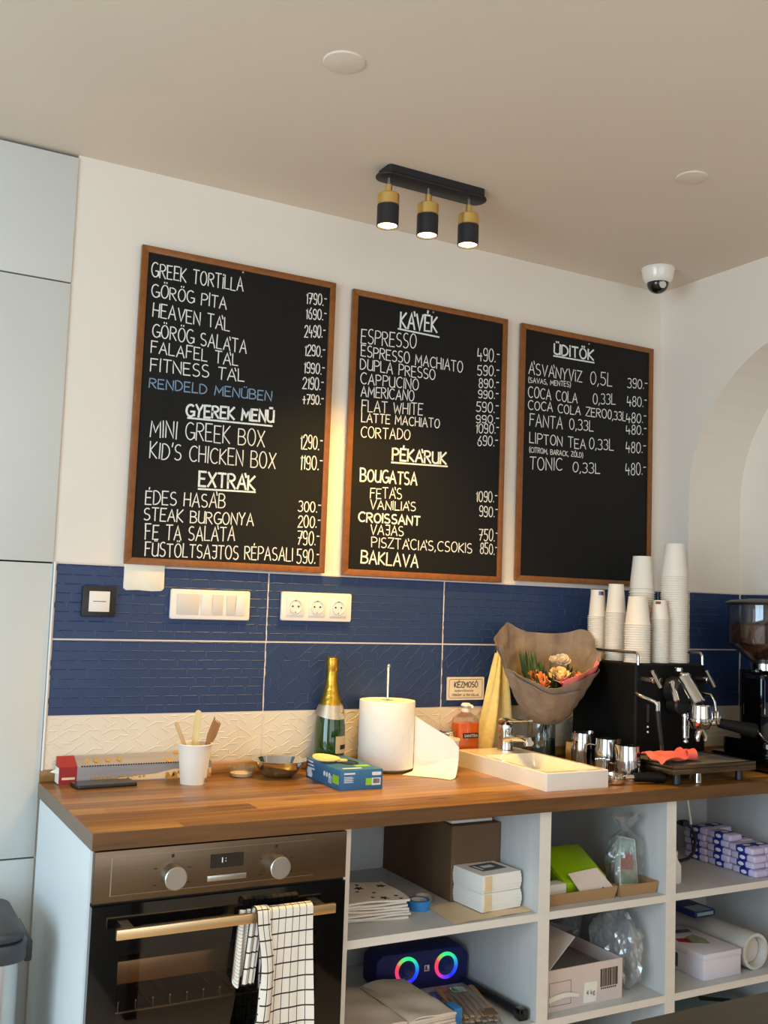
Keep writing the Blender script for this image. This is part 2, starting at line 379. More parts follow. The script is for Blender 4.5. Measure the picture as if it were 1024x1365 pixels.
def tag(o, label, cat, group=None, kind=None):
    o['label'] = label; o['category'] = cat
    if group: o['group'] = group
    if kind: o['kind'] = kind
    return o
def thing(name, label, cat, loc=(0, 0, 0), rz=0, group=None):
    o = bpy.data.objects.new(name, None); o.empty_display_size = .05; COL.objects.link(o); o.location = loc; o.rotation_euler = (0, 0, rz)
    return tag(o, label, cat, group)
def struct(o, label=None, cat=None):
    o['kind'] = 'structure'
    if label: o['label'] = label
    if cat: o['category'] = cat
    return o
def copy_tree(o, loc, rz=None, label=None, group=None):
    r = o.copy(); COL.objects.link(r); r.location = loc
    if rz is not None: r.rotation_euler = (0, 0, rz)
    if label: r['label'] = label
    if group: r['group'] = group
    for c in list(o.children):
        k = c.copy(); COL.objects.link(k); k.parent = r
        for g in c.children:
            d = g.copy(); COL.objects.link(d); d.parent = k
    return r
def rrect(x0, x1, y0, y1, r, n=5):
    out = []
    for cx, cy, a in ((x1 - r, y1 - r, 0), (x0 + r, y1 - r, PI / 2), (x0 + r, y0 + r, PI), (x1 - r, y0 + r, 3 * PI / 2)):
        out += [(cx + r * math.cos(a + PI / 2 * k / n), cy + r * math.sin(a + PI / 2 * k / n)) for k in range(n + 1)]
    return out
WALLP = lambda a, b, d: (a, d, b)      # polygon in the x-z plane, depth along y
FLATP = lambda a, b, d: (a, b, d)      # polygon in the x-y plane, depth along z
SIDEP = lambda a, b, d: (d, a, b)      # polygon in the y-z plane, depth along x

# ================================================================== the room
CEIL = 2.5976; XR = 2.16; YN = -.15; XN = 2.42; TW = .9
b = MB(); b.box(-3.1, 5, -5.6, .1, -.1, 0); struct(b.done('floor', 'floor'), 'warm tan floor', 'floor')
b = MB(); b.box(-3.1, 5, -5.6, .7, CEIL, CEIL + .1); struct(b.done('ceiling', 'ceil'), 'plain warm white ceiling', 'ceiling')
b = MB(); b.box(.003, XR + .5, 0, .12, 0, CEIL); struct(b.done('wall_back', 'wall'), 'white back wall behind the counter', 'wall')
# left wall with a window opening
b = MB(); b.box(-2.92, -2.8, -5.6, -4.0, 0, CEIL); b.box(-2.92, -2.8, -1.2, .7, 0, CEIL); b.box(-2.92, -2.8, -4.0, -1.2, 0, .25); b.box(-2.92, -2.8, -4.0, -1.2, 2.4, CEIL)
struct(b.done('wall_left', 'wall'), 'white side wall with a wide window', 'wall')
b = MB(); b.box(-2.8, -1.2, .02, .12, 0, CEIL); struct(b.done('wall_back_far', 'wall'), 'white wall beyond the tall cabinet', 'wall')
b = MB(); b.box(-2.8, -2.1, -5.42, -5.3, 0, CEIL); b.box(1.7, 2.16, -5.42, -5.3, 0, CEIL); b.box(-2.1, 1.7, -5.42, -5.3, 0, .2); b.box(-2.1, 1.7, -5.42, -5.3, 2.42, CEIL)
struct(b.done('wall_front', 'wall'), 'white front wall with the shop window', 'wall')
for n, (lo, hi, ax) in enumerate((((-2.88, -4.0, .25), (-2.84, -1.2, 2.4), 'y'), ((-2.1, -5.38, .2), (1.7, -5.34, 2.42), 'x'))):
    b = MB(); t = .05
    if ax == 'y':
        b.box(lo[0], hi[0], lo[1], hi[1], lo[2], lo[2] + t); b.box(lo[0], hi[0], lo[1], hi[1], hi[2] - t, hi[2])
        for y in (lo[1], (lo[1] + hi[1]) / 2, hi[1] - t): b.box(lo[0], hi[0], y, y + t, lo[2], hi[2])
    else:
        b.box(lo[0], hi[0], lo[1], hi[1], lo[2], lo[2] + t); b.box(lo[0], hi[0], lo[1], hi[1], hi[2] - t, hi[2])
        for x in (lo[0], (lo[0] + hi[0]) / 2, hi[0] - t): b.box(x, x + t, lo[1], hi[1], lo[2], hi[2])
    struct(b.done('window_%d' % (n + 1), 'blackplastic'), 'dark window frame', 'window')

# right wall with the arched niche
b = MB(); R0 = .54; YC = YN - R0; Z0 = 1.8; K = 28
b.box(XR, XR + .5, YN, .0, 0, CEIL)
arc = [(YC + R0 * math.cos(PI * k / K), Z0 + R0 * math.sin(PI * k / K)) for k in range(K + 1)]
for (y0, z0), (y1, z1) in zip(arc, arc[1:]):
    b.poly([(XR, y0, z0), (XR, y1, z1), (XR, y1, CEIL), (XR, y0, CEIL)])
    b.poly([(XR, y0, z0), (XN, y0, z0), (XN, y1, z1), (XR, y1, z1)], smooth=True)
    b.poly([(XN, y0, .0), (XN, y1, .0), (XN, y1, z1), (XN, y0, z0)])
b.poly([(XR, YN - 2 * R0, 0), (XR, YN - 2 * R0, CEIL), (XR, -5.6, CEIL), (XR, -5.6, 0)])
b.poly([(XR, YN - 2 * R0, 0), (XR, YN - 2 * R0, Z0), (XN, YN - 2 * R0, Z0), (XN, YN - 2 * R0, 0)])
struct(b.done('wall_right', 'wall'), 'white side wall with an arched niche', 'wall')

# glazed tiles: real relief, brick cells folded along a diagonal
def tile(b, u0, u1, v0, v1, P, mi, seed, chev=False, h=.0015, th=.007):
    """P(u,v,d): point on the wall, d = outward distance"""
    rnd = random.Random(seed); g = .0022
    u0 += g; u1 -= g; v0 += g; v1 -= g
    nr = 8; rh = (v1 - v0) / nr; cw = .0545
    b.poly([P(u0, v0, 0), P(u1, v0, 0), P(u1, v0, th - .001), P(u0, v0, th - .001)], mi)
    b.poly([P(u0, v1, th - .001), P(u1, v1, th - .001), P(u1, v1, 0), P(u0, v1, 0)], mi)
    b.poly([P(u0, v0, 0), P(u0, v0, th - .001), P(u0, v1, th - .001), P(u0, v1, 0)], mi)
    b.poly([P(u1, v0, 0), P(u1, v1, 0), P(u1, v1, th - .001), P(u1, v0, th - .001)], mi)
    b.poly([P(u0, v0, th - .001), P(u1, v0, th - .001), P(u1, v1, th - .001), P(u0, v1, th - .001)], mi)
    def ridge(p, q, wd=.0042, hh=.0010):
        a, c = Vector(p), Vector(q); a.x, c.x = min(max(a.x, u0), u1), min(max(c.x, u0), u1); a.y, c.y = min(max(a.y, v0 + .002), v1 - .002), min(max(c.y, v0 + .002), v1 - .002); d = c - a
        if d.length < .008: return
        d.normalize(); o = Vector((-d.y, d.x)) * wd / 2; e = d * wd * .7; z0 = th - .0012; z1 = th - .001 + hh
        B = [P(*(a + o), z0), P(*(a - o), z0), P(*(c - o), z0), P(*(c + o), z0)]; t0, t1 = P(*(a + e), z1), P(*(c - e), z1)
        for f in ([B[1], B[2], t1, t0], [B[3], B[0], t0, t1], [B[0], B[1], t0], [B[2], B[3], t1]): b.poly(f, mi)
    for r in range(nr):
        a0 = v0 + r * rh; a1 = a0 + rh; x = u0 - (cw * .5 if r % 2 else 0) - rnd.choice((0, cw * .25)); k = 0
        while x < u1:
            if not chev:
                ridge((x + cw * .12, a1 - .003), (x + cw * .95, a1 - .003))
                if rnd.random() < .6: ridge((x + cw * .06, a0 + rh * .25), (x + cw * .06, a1 - .004), .003, .0009)
                if rnd.random() < .45: ridge((x + cw * .3, a1 - .006), (x + cw * .8, a0 - rh * .3), .0026, .0006)
            else:
                if rnd.random() < .75: ridge((x + cw * .1, a0), (x + cw * (.5 + .2 * rnd.random()), a1))
                else: ridge((x + cw * .1, a1), (x + cw * .55, a0), .0034, .0010)
                if rnd.random() < .5: ridge((x + cw * .55, a1 - .003), (x + cw * 1.0, a1 - .003), .0036, .0010)
                if rnd.random() < .3: ridge((x + cw * .06, a0 + .002), (x + cw * .06, a1 - .002), .003, .0009)
            x += cw; k += 1
PB = lambda u, v, d: (u, -.001 - d, v)
XS = [.0105, .6191, 1.2295, 1.84, XR]; ZS = [.9312, 1.069, 1.2711, 1.4737]
def tilewall(name, P, xs, row, mat, label, seed, chev=()):
    b = MB()
    for i, (a, c) in enumerate(zip(xs, xs[1:])): tile(b, a, c, ZS[row], ZS[row + 1], P, 0, seed + i, chev=i in chev)
    struct(b.done(name, mat, sharp=9), label, 'tiles')
def grout(name, pts):
    b = MB()
    for q in pts: b.box(*q)
    struct(b.done(name, 'grout'), 'pale grout behind the tiles', 'grout')
grout('wall_back_grout', [(.006, XR, -.0065, -.0002, .93, 1.4758)])
grout('wall_right_grout', [(XR - .006, XR - .0002, YN, -.0065, .93, 1.4758), (XR, XN, YN - .0065, YN - .0002, .93, 1.4758), (XN - .006, XN - .0002, -1.22, YN - .0065, .93, 1.4758)])
tilewall('wall_back_tiles_top', PB, XS, 2, 'blue', 'blue relief tiles, upper row on the back wall', 3)
tilewall('wall_back_tiles_middle', PB, XS, 1, 'blue', 'blue relief tiles, lower row on the back wall', 11, chev=(1, 2, 3))
tilewall('wall_back_tiles_bottom', PB, XS, 0, 'whitetile', 'white relief tiles just above the worktop', 23, chev=(0, 1, 2, 3))
PN = lambda u, v, d: (u, YN - .001 - d, v)
PI_ = lambda u, v, d: (XN - .001 - d, -u, v)
PP = lambda u, v, d: (XR - .001 - d, -u, v)
for row, mt, nm in ((2, 'blue', 'top'), (1, 'blue', 'middle'), (0, 'whitetile', 'bottom')):
    b = MB(); tile(b, XR + .001, XN - .008, ZS[row], ZS[row + 1], PN, 0, 40 + row)
    for y0, y1 in ((.16, .76), (.76, 1.22)): tile(b, y0, y1, ZS[row], ZS[row + 1], PI_, 0, 50 + row)
    tile(b, .009, .148, ZS[row], ZS[row + 1], PP, 0, 60 + row)
    struct(b.done('wall_right_tiles_' + nm, mt, sharp=9), 'relief tiles in the arched niche, %s row' % nm, 'tiles')
b = MB(); b.box(.0035, .0075, -.012, -.0004, .93, 1.4758); struct(b.done('trim_1', 'steeltrim'), 'bright edge strip at the left end of the tiles', 'trim')
# bare notch in the tiles under the left menu board
b = MB(); poly = [(.191, 1.490), (.191, 1.413), (.198, 1.407), (.23, 1.4085), (.27, 1.4062), (.296, 1.4078), (.304, 1.414), (.303, 1.490)]
b.prism(poly, WALLP, -.0135, -.0004, bev=.002)
struct(b.done('trim_2', 'plaster'), 'bare plaster patch cut into the tiles under the left board', 'plaster patch')

# ceiling discs
for x, y, r, lab in ((.405, -.832, .048, 'large pale round cover on the ceiling, nearer the left'), (1.488, -.811, .043, 'small pale round cover on the ceiling, at the right')):
    b = MB(); b.lathe([(0, -.004), (r - .006, -.004), (r - .002, -.003), (r, 0), (0, 0)], 40)
    tag(b.done('ceiling_cover', 'ceil', loc=(x, y, CEIL)), lab, 'cover', 'round covers on the ceiling')

# ================================================================== tall cabinet on the left
t = thing('tall_cabinet', 'tall white handleless cabinet built flush with the wall at left', 'cabinet', (-.3, 0, 0))
b = MB(); b.box(-.295, .2975, .02, .56, 0, 2.585); b.box(-.295, .2975, .014, .02, 0, 2.58); b.done('body', 'dark', t)
for z0, z1, k in ((.06, .7065, 0), (.7105, 1.4705, 1), (1.4745, 2.2325, 2), (2.2365, 2.588, 3)):
    b = MB(); b.box(-.296, .302, -.006, .013, z0, z1, bev=.0015); b.done('door', 'cab', t)

# ================================================================== menu boards
def arcp(cx, cy, rx, ry, a0, a1, n=14):
    return [(cx + rx * math.cos(math.radians(a0 + (a1 - a0) * k / n)), cy + ry * math.sin(math.radians(a0 + (a1 - a0) * k / n))) for k in range(n + 1)]
G = {
 'A': (.58, [[(0, 0), (.29, 1), (.58, 0)], [(.1, .36), (.48, .36)]]),
 'B': (.5, [[(0, 0), (0, 1)], [(0, 1)] + arcp(.22, .76, .24, .24, 90, -90) + [(0, .52)], [(0, .52)] + arcp(.24, .26, .28, .26, 90, -90) + [(0, 0)]]),
 'C': (.54, [arcp(.32, .5, .32, .5, 52, 308, 18)]),
 'D': (.52, [[(0, 0), (0, 1)] + arcp(.1, .5, .42, .5, 90, -90, 16) + [(0, 0)]]),
 'E': (.44, [[(.44, 1), (0, 1), (0, 0), (.44, 0)], [(0, .52), (.36, .52)]]),
 'F': (.44, [[(.44, 1), (0, 1), (0, 0)], [(0, .54), (.36, .54)]]),
 'G': (.56, [arcp(.32, .5, .32, .5, 55, 330, 18), [(.34, .42), (.6, .42), (.6, .1)]]),
 'H': (.48, [[(0, 0), (0, 1)], [(.48, 0), (.48, 1)], [(0, .5), (.48, .5)]]),
 'I': (.04, [[(.02, 0), (.02, 1)]]),
 'i': (.04, [[(.02, 0), (.02, .8)], [(.02, .95), (.02, 1.03)]]),
 'J': (.4, [[(.02, 1), (.4, 1), (.4, .2)] + arcp(.22, .2, .18, .2, 0, -160, 8), [(.1, .55), (.4, .55)]]),
 'K': (.48, [[(0, 0), (0, 1)], [(.46, 1), (.02, .48), (.48, 0)]]),
 'L': (.42, [[(0, 1), (0, 0), (.42, 0)]]),
 'M': (.66, [[(0, 0), (.06, 1), (.33, .3), (.6, 1), (.66, 0)]]),
 'N': (.52, [[(0, 0), (0, 1), (.52, 0), (.52, 1)]]),
 'O': (.56, [arcp(.28, .5, .28, .5, 90, 450, 22)]),
 'P': (.48, [[(0, 0), (0, 1)] + arcp(.2, .74, .28, .26, 90, -90) + [(0, .48)]]),
 'R': (.5, [[(0, 0), (0, 1)] + arcp(.2, .76, .26, .24, 90, -90) + [(0, .52)], [(.16, .52), (.5, 0)]]),
 'S': (.46, [arcp(.24, .75, .22, .25, 50, 270, 12) + arcp(.22, .25, .24, .25, 90, -140, 12)]),
 'T': (.52, [[(0, 1), (.52, 1)], [(.26, 1), (.26, 0)]]),
 'U': (.5, [[(0, 1)] + arcp(.25, .26, .25, .26, 180, 360, 12) + [(.5, 1)], [(.5, .4), (.5, 0)]]),
 'V': (.54, [[(0, 1), (.27, 0), (.54, 1)]]),
 'W': (.74, [[(0, 1), (.18, 0), (.37, .75), (.56, 0), (.74, 1)]]),
 'X': (.52, [[(0, 0), (.52, 1)], [(0, 1), (.52, 0)]]),
 'Y': (.52, [[(0, 1), (.26, .48), (.52, 1)], [(.26, .48), (.22, 0)]]),
 'Z': (.5, [[(0, 1), (.5, 1), (0, 0), (.54, 0)]]),
 '0': (.48, [arcp(.24, .5, .24, .5, 90, 450, 20)]),
 '1': (.16, [[(0, .78), (.14, 1), (.14, 0)]]),
 '2': (.46, [arcp(.23, .74, .22, .26, 170, -40, 12) + [(0, 0), (.48, 0)]]),
 '3': (.44, [arcp(.2, .75, .22, .25, 140, -85, 12) + arcp(.18, .26, .26, .26, 85, -140, 12)]),
 '4': (.46, [[(.06, 1), (0, .4), (.46, .4)], [(.34, .62), (.34, 0)]]),
 '5': (.46, [[(.44, 1), (.06, 1), (.04, .55)] + arcp(.2, .3, .25, .3, 100, -140, 14)]),
 '6': (.44, [[(.34, 1), (.1, .62)] + arcp(.23, .28, .21, .28, 160, -200, 18)]),
 '7': (.46, [[(0, 1), (.46, 1), (.14, 0)], [(.08, .5), (.42, .5)]]),
 '8': (.44, [arcp(.22, .76, .18, .24, 270, 630, 16), arcp(.22, .26, .22, .26, 90, 450, 16)]),
 '9': (.42, [arcp(.21, .72, .21, .28, 0, 360, 16) + [(.4, .2)] + arcp(.2, .18, .2, .18, 0, -150, 8)]),
 '.': (.05, [[(.02, 0), (.04, .06)]]), ',': (.1, [[(.07, .08), (0, -.14)]]), '-': (.26, [[(0, .66), (.26, .66)]]), '+': (.4, [[(0, .5), (.4, .5)], [(.2, .85), (.2, .05)]]),
 "'": (.06, [[(.05, 1.05), (.01, .8)]]), '(': (.16, [arcp(.34, .45, .32, .70, 118, 242, 10)]), ')': (.16, [arcp(-.16, .45, .32, .70, 62, -62, 10)]), ' ': (.3, []),
}
ACC = {'Á': ('A', 'a'), 'É': ('E', 'e'), 'Ö': ('O', 'd'), 'Ü': ('U', 'd'), 'Ó': ('O', 'e')}
NS = [0]
def stroke(b, P, pts, wd, mi=0):
    """flat chalk stroke with rounded ends along pts (already in board coordinates)"""
    n = len(pts)
    if n < 2: return
    NS[0] += 1; lift = (NS[0] % 9) * 2.2e-5; P0 = P
    P = lambda x, z: (lambda q: (q[0], q[1] - lift, q[2]))(P0(x, z))
    L, Rr = [], []
    for i in range(n):
        a = Vector(pts[max(i - 1, 0)]); c = Vector(pts[min(i + 1, n - 1)]); p = Vector(pts[i])
        d = (c - a); d = d.normalized() if d.length > 1e-9 else Vector((1, 0))
        if 0 < i < n - 1:
            d1 = (p - a).normalized(); k = abs(d.dot(d1)); k = max(k, .55)
        else: k = 1
        o = Vector((-d.y, d.x)) * (wd / 2 / k)
        if i == 0: p = p - d * wd * .3
        if i == n - 1: p = p + d * wd * .3
        L.append(p + o); Rr.append(p - o)
    for i in range(n - 1):
        b.poly([P(*L[i]), P(*Rr[i]), P(*Rr[i + 1]), P(*L[i + 1])], mi)
def write(b, P, txt, x0, z0, x1, z1, h, wd, mi=0, seed=0, jit=1.0):
    rnd = random.Random(seed + len(txt) * 7)
    if txt == '_':
        stroke(b, P, [(x0 + (x1 - x0) * k / 6, z0 + (z1 - z0) * k / 6) for k in range(7)], wd, mi); return
    gap = .16; items = []; x = 0
    for ch in txt:
        base, acc = ACC.get(ch, (ch, None)); wg, st = G[base]
        items.append((x, wg, st, acc)); x += wg + gap
    tot = x - gap; sx = (x1 - x0) / tot
    for gx, wg, st, acc in items:
        dz = rnd.uniform(-.03, .03) * jit; kz = 1 + rnd.uniform(-.06, .06) * jit; sh = rnd.uniform(-.03, .03) * jit
        f = lambda p: (x0 + (gx + p[0] + sh * p[1]) * sx, z0 + (z1 - z0) * (gx + p[0]) / tot + (p[1] * kz + dz) * h)
        ss = [list(s) for s in st]
        if acc == 'd': ss += [[(wg * .35, 1.16), (wg * .35, 1.24)], [(wg * .68, 1.16), (wg * .68, 1.24)]]
        if acc == 'a': ss += [[(wg * .86, 1.12), (wg * .98, .86)]]
        if acc == 'e': ss += [[(wg * .5, 1.14), (wg * .56, 1.28)]]
        for s in ss:
            q = []
            for a, c in zip(s, s[1:]):
                q.append(f(a))
                if abs(a[0] - c[0]) + abs(a[1] - c[1]) > .5: q.append(f(((a[0] + c[0]) / 2 + rnd.uniform(-.012, .012), (a[1] + c[1]) / 2)))
            q.append(f(s[-1])); stroke(b, P, q, wd, mi)
LINES = [
    (1, 'GREEK TORTiLLA', 'n', 0.218, 2.292, 0.492, 2.297, 0.04),
    (1, 'GÖRÖG PITA', 'n', 0.222, 2.234, 0.443, 2.236, 0.036),
    (1, 'HEAVEN TÁL', 'n', 0.228, 2.179, 0.456, 2.173, 0.038),
    (1, 'GÖRÖG SALÁTA', 'n', 0.23, 2.121, 0.511, 2.113, 0.038),
    (1, 'FALAFEL TÁL', 'n', 0.229, 2.074, 0.487, 2.073, 0.034),
    (1, 'FITNESS TÁL', 'n', 0.23, 2.022, 0.509, 2.029, 0.036),
    (1, 'RENDELD MENÜBEN', 'b', 0.229, 1.974, 0.597, 1.983, 0.027),
    (1, '1790.-', 'n', 0.697, 2.298, 0.764, 2.301, 0.034),
    (1, '1690.-', 'n', 0.698, 2.25, 0.765, 2.255, 0.033),
    (1, '2490.-', 'n', 0.696, 2.193, 0.764, 2.201, 0.036),
    (1, '1290.-', 'n', 0.699, 2.135, 0.766, 2.142, 0.034),
    (1, '1990.-', 'n', 0.699, 2.082, 0.767, 2.087, 0.033),
    (1, '2190.-', 'n', 0.697, 2.033, 0.766, 2.038, 0.036),
    (1, '+790.-', 'n', 0.699, 1.986, 0.768, 1.994, 0.028),
    (1, 'GYEREK MENÜ', 'h', 0.34, 1.907, 0.607, 1.92, 0.034),
    (1, '_', 'h', 0.345, 1.902, 0.603, 1.908, 0.0),
    (1, 'MINI GREEK BOX', 'n', 0.24, 1.837, 0.582, 1.844, 0.048),
    (1, "KID'S CHICKEN BOX", 'n', 0.242, 1.777, 0.619, 1.781, 0.046),
    (1, 'EXTRÁK', 'h', 0.388, 1.711, 0.558, 1.713, 0.041),
    (1, '_', 'h', 0.387, 1.702, 0.56, 1.707, 0.0),
    (1, 'ÉDES HASÁB', 'n', 0.237, 1.647, 0.468, 1.653, 0.039),
    (1, 'STEAK BURGONYA', 'n', 0.235, 1.602, 0.559, 1.608, 0.034),
    (1, 'FE TA SALÁTA', 'n', 0.242, 1.549, 0.503, 1.56, 0.041),
    (1, 'FÜSTÖLTSAJTOS RÉPASALI', 'n', 0.244, 1.503, 0.688, 1.511, 0.038),
    (1, '1290.-', 'n', 0.698, 1.85, 0.77, 1.854, 0.042),
    (1, '1190.-', 'n', 0.7, 1.788, 0.773, 1.793, 0.043),
    (1, '300.-', 'n', 0.7, 1.661, 0.774, 1.663, 0.031),
    (1, '200.-', 'n', 0.701, 1.613, 0.774, 1.616, 0.035),
    (1, '790.-', 'n', 0.701, 1.562, 0.773, 1.563, 0.041),
    (1, '590.-', 'n', 0.702, 1.505, 0.775, 1.507, 0.042),
    (2, 'KÁVÉK', 'h', 1.028, 2.276, 1.165, 2.283, 0.051),
    (2, '_', 'h', 1.02, 2.271, 1.174, 2.268, 0.0),
    (2, 'ESPRESSO', 'n', 0.889, 2.204, 1.088, 2.216, 0.046),
    (2, 'ESPRESSO MACHIATO', 'n', 0.891, 2.163, 1.269, 2.164, 0.035),
    (2, 'DUPLA PRESSO', 'n', 0.89, 2.121, 1.164, 2.124, 0.034),
    (2, 'CAPPUCINO', 'n', 0.893, 2.076, 1.102, 2.083, 0.034),
    (2, 'AMERICANO', 'n', 0.896, 2.036, 1.087, 2.045, 0.033),
    (2, 'FLAT WHITE', 'n', 0.9, 1.989, 1.121, 2.003, 0.036),
    (2, 'LATTE MACHIATO', 'n', 0.901, 1.956, 1.186, 1.969, 0.029),
    (2, '490.-', 'n', 1.328, 2.211, 1.415, 2.22, 0.042),
    (2, '590.-', 'n', 1.329, 2.163, 1.416, 2.172, 0.033),
    (2, '890.-', 'n', 1.336, 2.122, 1.415, 2.131, 0.03),
    (2, '990.-', 'n', 1.335, 2.087, 1.415, 2.094, 0.027),
    (2, '590.-', 'n', 1.328, 2.04, 1.417, 2.047, 0.034),
    (2, '990.-', 'n', 1.329, 2.003, 1.42, 2.011, 0.026),
    (2, '1090.-', 'n', 1.329, 1.969, 1.421, 1.977, 0.031),
    (2, 'CORTADO', 'n', 0.901, 1.907, 1.077, 1.918, 0.033),
    (2, '690.-', 'n', 1.337, 1.927, 1.418, 1.934, 0.032),
    (2, 'PÉKÁRUK', 'h', 1.016, 1.847, 1.216, 1.853, 0.037),
    (2, '_', 'h', 1.013, 1.839, 1.221, 1.846, 0.0),
    (2, 'BOUGATSA', 'm', 0.905, 1.77, 1.108, 1.776, 0.038),
    (2, 'FETÁS', 'n', 0.942, 1.72, 1.054, 1.727, 0.032),
    (2, 'VANILIÁS', 'n', 0.943, 1.687, 1.106, 1.691, 0.028),
    (2, 'CROISSANT', 'm', 0.904, 1.645, 1.124, 1.647, 0.028),
    (2, 'VAJAS', 'n', 0.947, 1.608, 1.065, 1.61, 0.03),
    (2, 'PISZTÁCIÁS,CSOKIS', 'n', 0.953, 1.568, 1.326, 1.569, 0.031),
    (2, 'BAKLAVA', 'm', 0.918, 1.517, 1.122, 1.513, 0.038),
    (2, '1090.-', 'n', 1.338, 1.74, 1.421, 1.744, 0.035),
    (2, '990.-', 'n', 1.352, 1.692, 1.425, 1.696, 0.035),
    (2, '750.-', 'n', 1.353, 1.613, 1.428, 1.615, 0.038),
    (2, '850.-', 'n', 1.359, 1.569, 1.428, 1.57, 0.035),
    (3, 'ÜDiTÖK', 'h', 1.647, 2.283, 1.824, 2.287, 0.036),
    (3, '_', 'h', 1.645, 2.276, 1.827, 2.278, 0.0),
    (3, 'ÁSVÁNYViZ', 'n', 1.54, 2.198, 1.772, 2.199, 0.041),
    (3, '0,5L', 'n', 1.812, 2.199, 1.912, 2.204, 0.045),
    (3, '(SAVAS, MENTES)', 's', 1.539, 2.168, 1.723, 2.176, 0.017),
    (3, 'COCA COLA', 'n', 1.54, 2.116, 1.754, 2.123, 0.036),
    (3, '0,33L', 'n', 1.826, 2.129, 1.929, 2.139, 0.037),
    (3, 'COCA COLA ZERO', 'n', 1.541, 2.075, 1.889, 2.084, 0.031),
    (3, '0,33L', 'n', 1.895, 2.082, 1.979, 2.085, 0.032),
    (3, 'FANTA', 'n', 1.549, 2.018, 1.69, 2.021, 0.042),
    (3, '0,33L', 'n', 1.722, 2.025, 1.829, 2.03, 0.036),
    (3, 'LIPTON TEA', 'n', 1.55, 1.96, 1.796, 1.962, 0.035),
    (3, '0,33L', 'n', 1.812, 1.967, 1.924, 1.97, 0.038),
    (3, '(CITROM, BARACK, ZÖLD)', 's', 1.55, 1.927, 1.784, 1.931, 0.017),
    (3, 'TONIC', 'n', 1.553, 1.867, 1.693, 1.877, 0.043),
    (3, '0,33L', 'n', 1.74, 1.876, 1.863, 1.882, 0.036),
    (3, '390.-', 'n', 1.986, 2.209, 2.081, 2.216, 0.034),
    (3, '480.-', 'n', 1.985, 2.141, 2.079, 2.15, 0.035),
    (3, '480.-', 'n', 1.982, 2.079, 2.078, 2.09, 0.035),
    (3, '480.-', 'n', 1.983, 2.036, 2.079, 2.046, 0.032),
    (3, '480.-', 'n', 1.983, 1.968, 2.078, 1.978, 0.039),
    (3, '480.-', 'n', 1.983, 1.888, 2.08, 1.897, 0.043),
]
SCREW = {1: (0.489, 2.355), 2: (1.149, 2.347), 3: (1.802, 2.343)}
BOARDS = {1: (.1871, .7936, 1.4789, 2.3776, 'menu board of Greek dishes and extras, left of three black chalkboards in wood frames'),
          2: (.8535, 1.4455, 1.4773, 2.3719, 'menu board of coffees and pastries, middle of three black chalkboards in wood frames'),
          3: (1.503, 2.1075, 1.4861, 2.3702, 'menu board of soft drinks, right of three black chalkboards, lower half blank')}
for k, (x0, x1, z0, z1, lab) in BOARDS.items():
    cx = (x0 + x1) / 2; cz = (z0 + z1) / 2
    t = thing('chalkboard', lab, 'chalkboard', (cx, 0, z0), 0, 'menu chalkboards on the wall')
    W = (x1 - x0) / 2; H = z1 - z0; fw = .019
    b = MB(); b.box(-W + .01, W - .01, -.0155, -.0085, .01, H - .01); b.done('writing_surface', 'slate', t)
    for q in ([(-W, 0), (W, 0), (W - fw, fw), (-W + fw, fw)], [(-W, H), (-W + fw, H - fw), (W - fw, H - fw), (W, H)],
              [(-W, 0), (-W + fw, fw), (-W + fw, H - fw), (-W, H)], [(W, 0), (W, H), (W - fw, H - fw), (W - fw, fw)]):
        b = MB(); b.prism(q, WALLP, -.021, -.0082 if k else 0, bev=.0012); b.done('frame_rail', 'framewood', t)
    P = lambda a, c: (a - cx, -.0162, c - z0)
    bw = MB(); bh = None; bb = MB()
    for i, (bd, tx, st, ax, az, ex, ez, h) in enumerate(LINES):
        if bd != k: continue
        if st == 'h':
            bh = bh or MB(); write(bh, P, tx, ax, az, ex, ez, h, .0052 if tx == '_' else .0062, 0, i, .5)
            if tx == '_': o = bh.done('heading', 'chalkgrey', t); o['label'] = 'thick underlined chalk heading'; bh = None
        elif st == 'b': write(bb, P, tx, ax, az, ex, ez, h, .0034, 0, i)
        else: write(bw, P, tx, ax, az, ex, ez, h, {'n': .0033, 'm': .0052, 's': .0024}[st], 0, i)
    bw.done('chalk_writing', 'chalk', t)
    if k == 1: o = bb.done('coloured_line', 'chalkblue', t); o['label'] = 'line written in pale blue chalk'
    else: bb.bm.free()
    b = MB(); b.lathe([(0, .0), (.004, .0), (.003, .003), (0, .0042)], 12, xf=Matrix.Rotation(PI / 2, 4, 'X'), c=(SCREW[k][0] - cx, -.0155, SCREW[k][1] - z0)); b.done('screw', 'steel2', t)

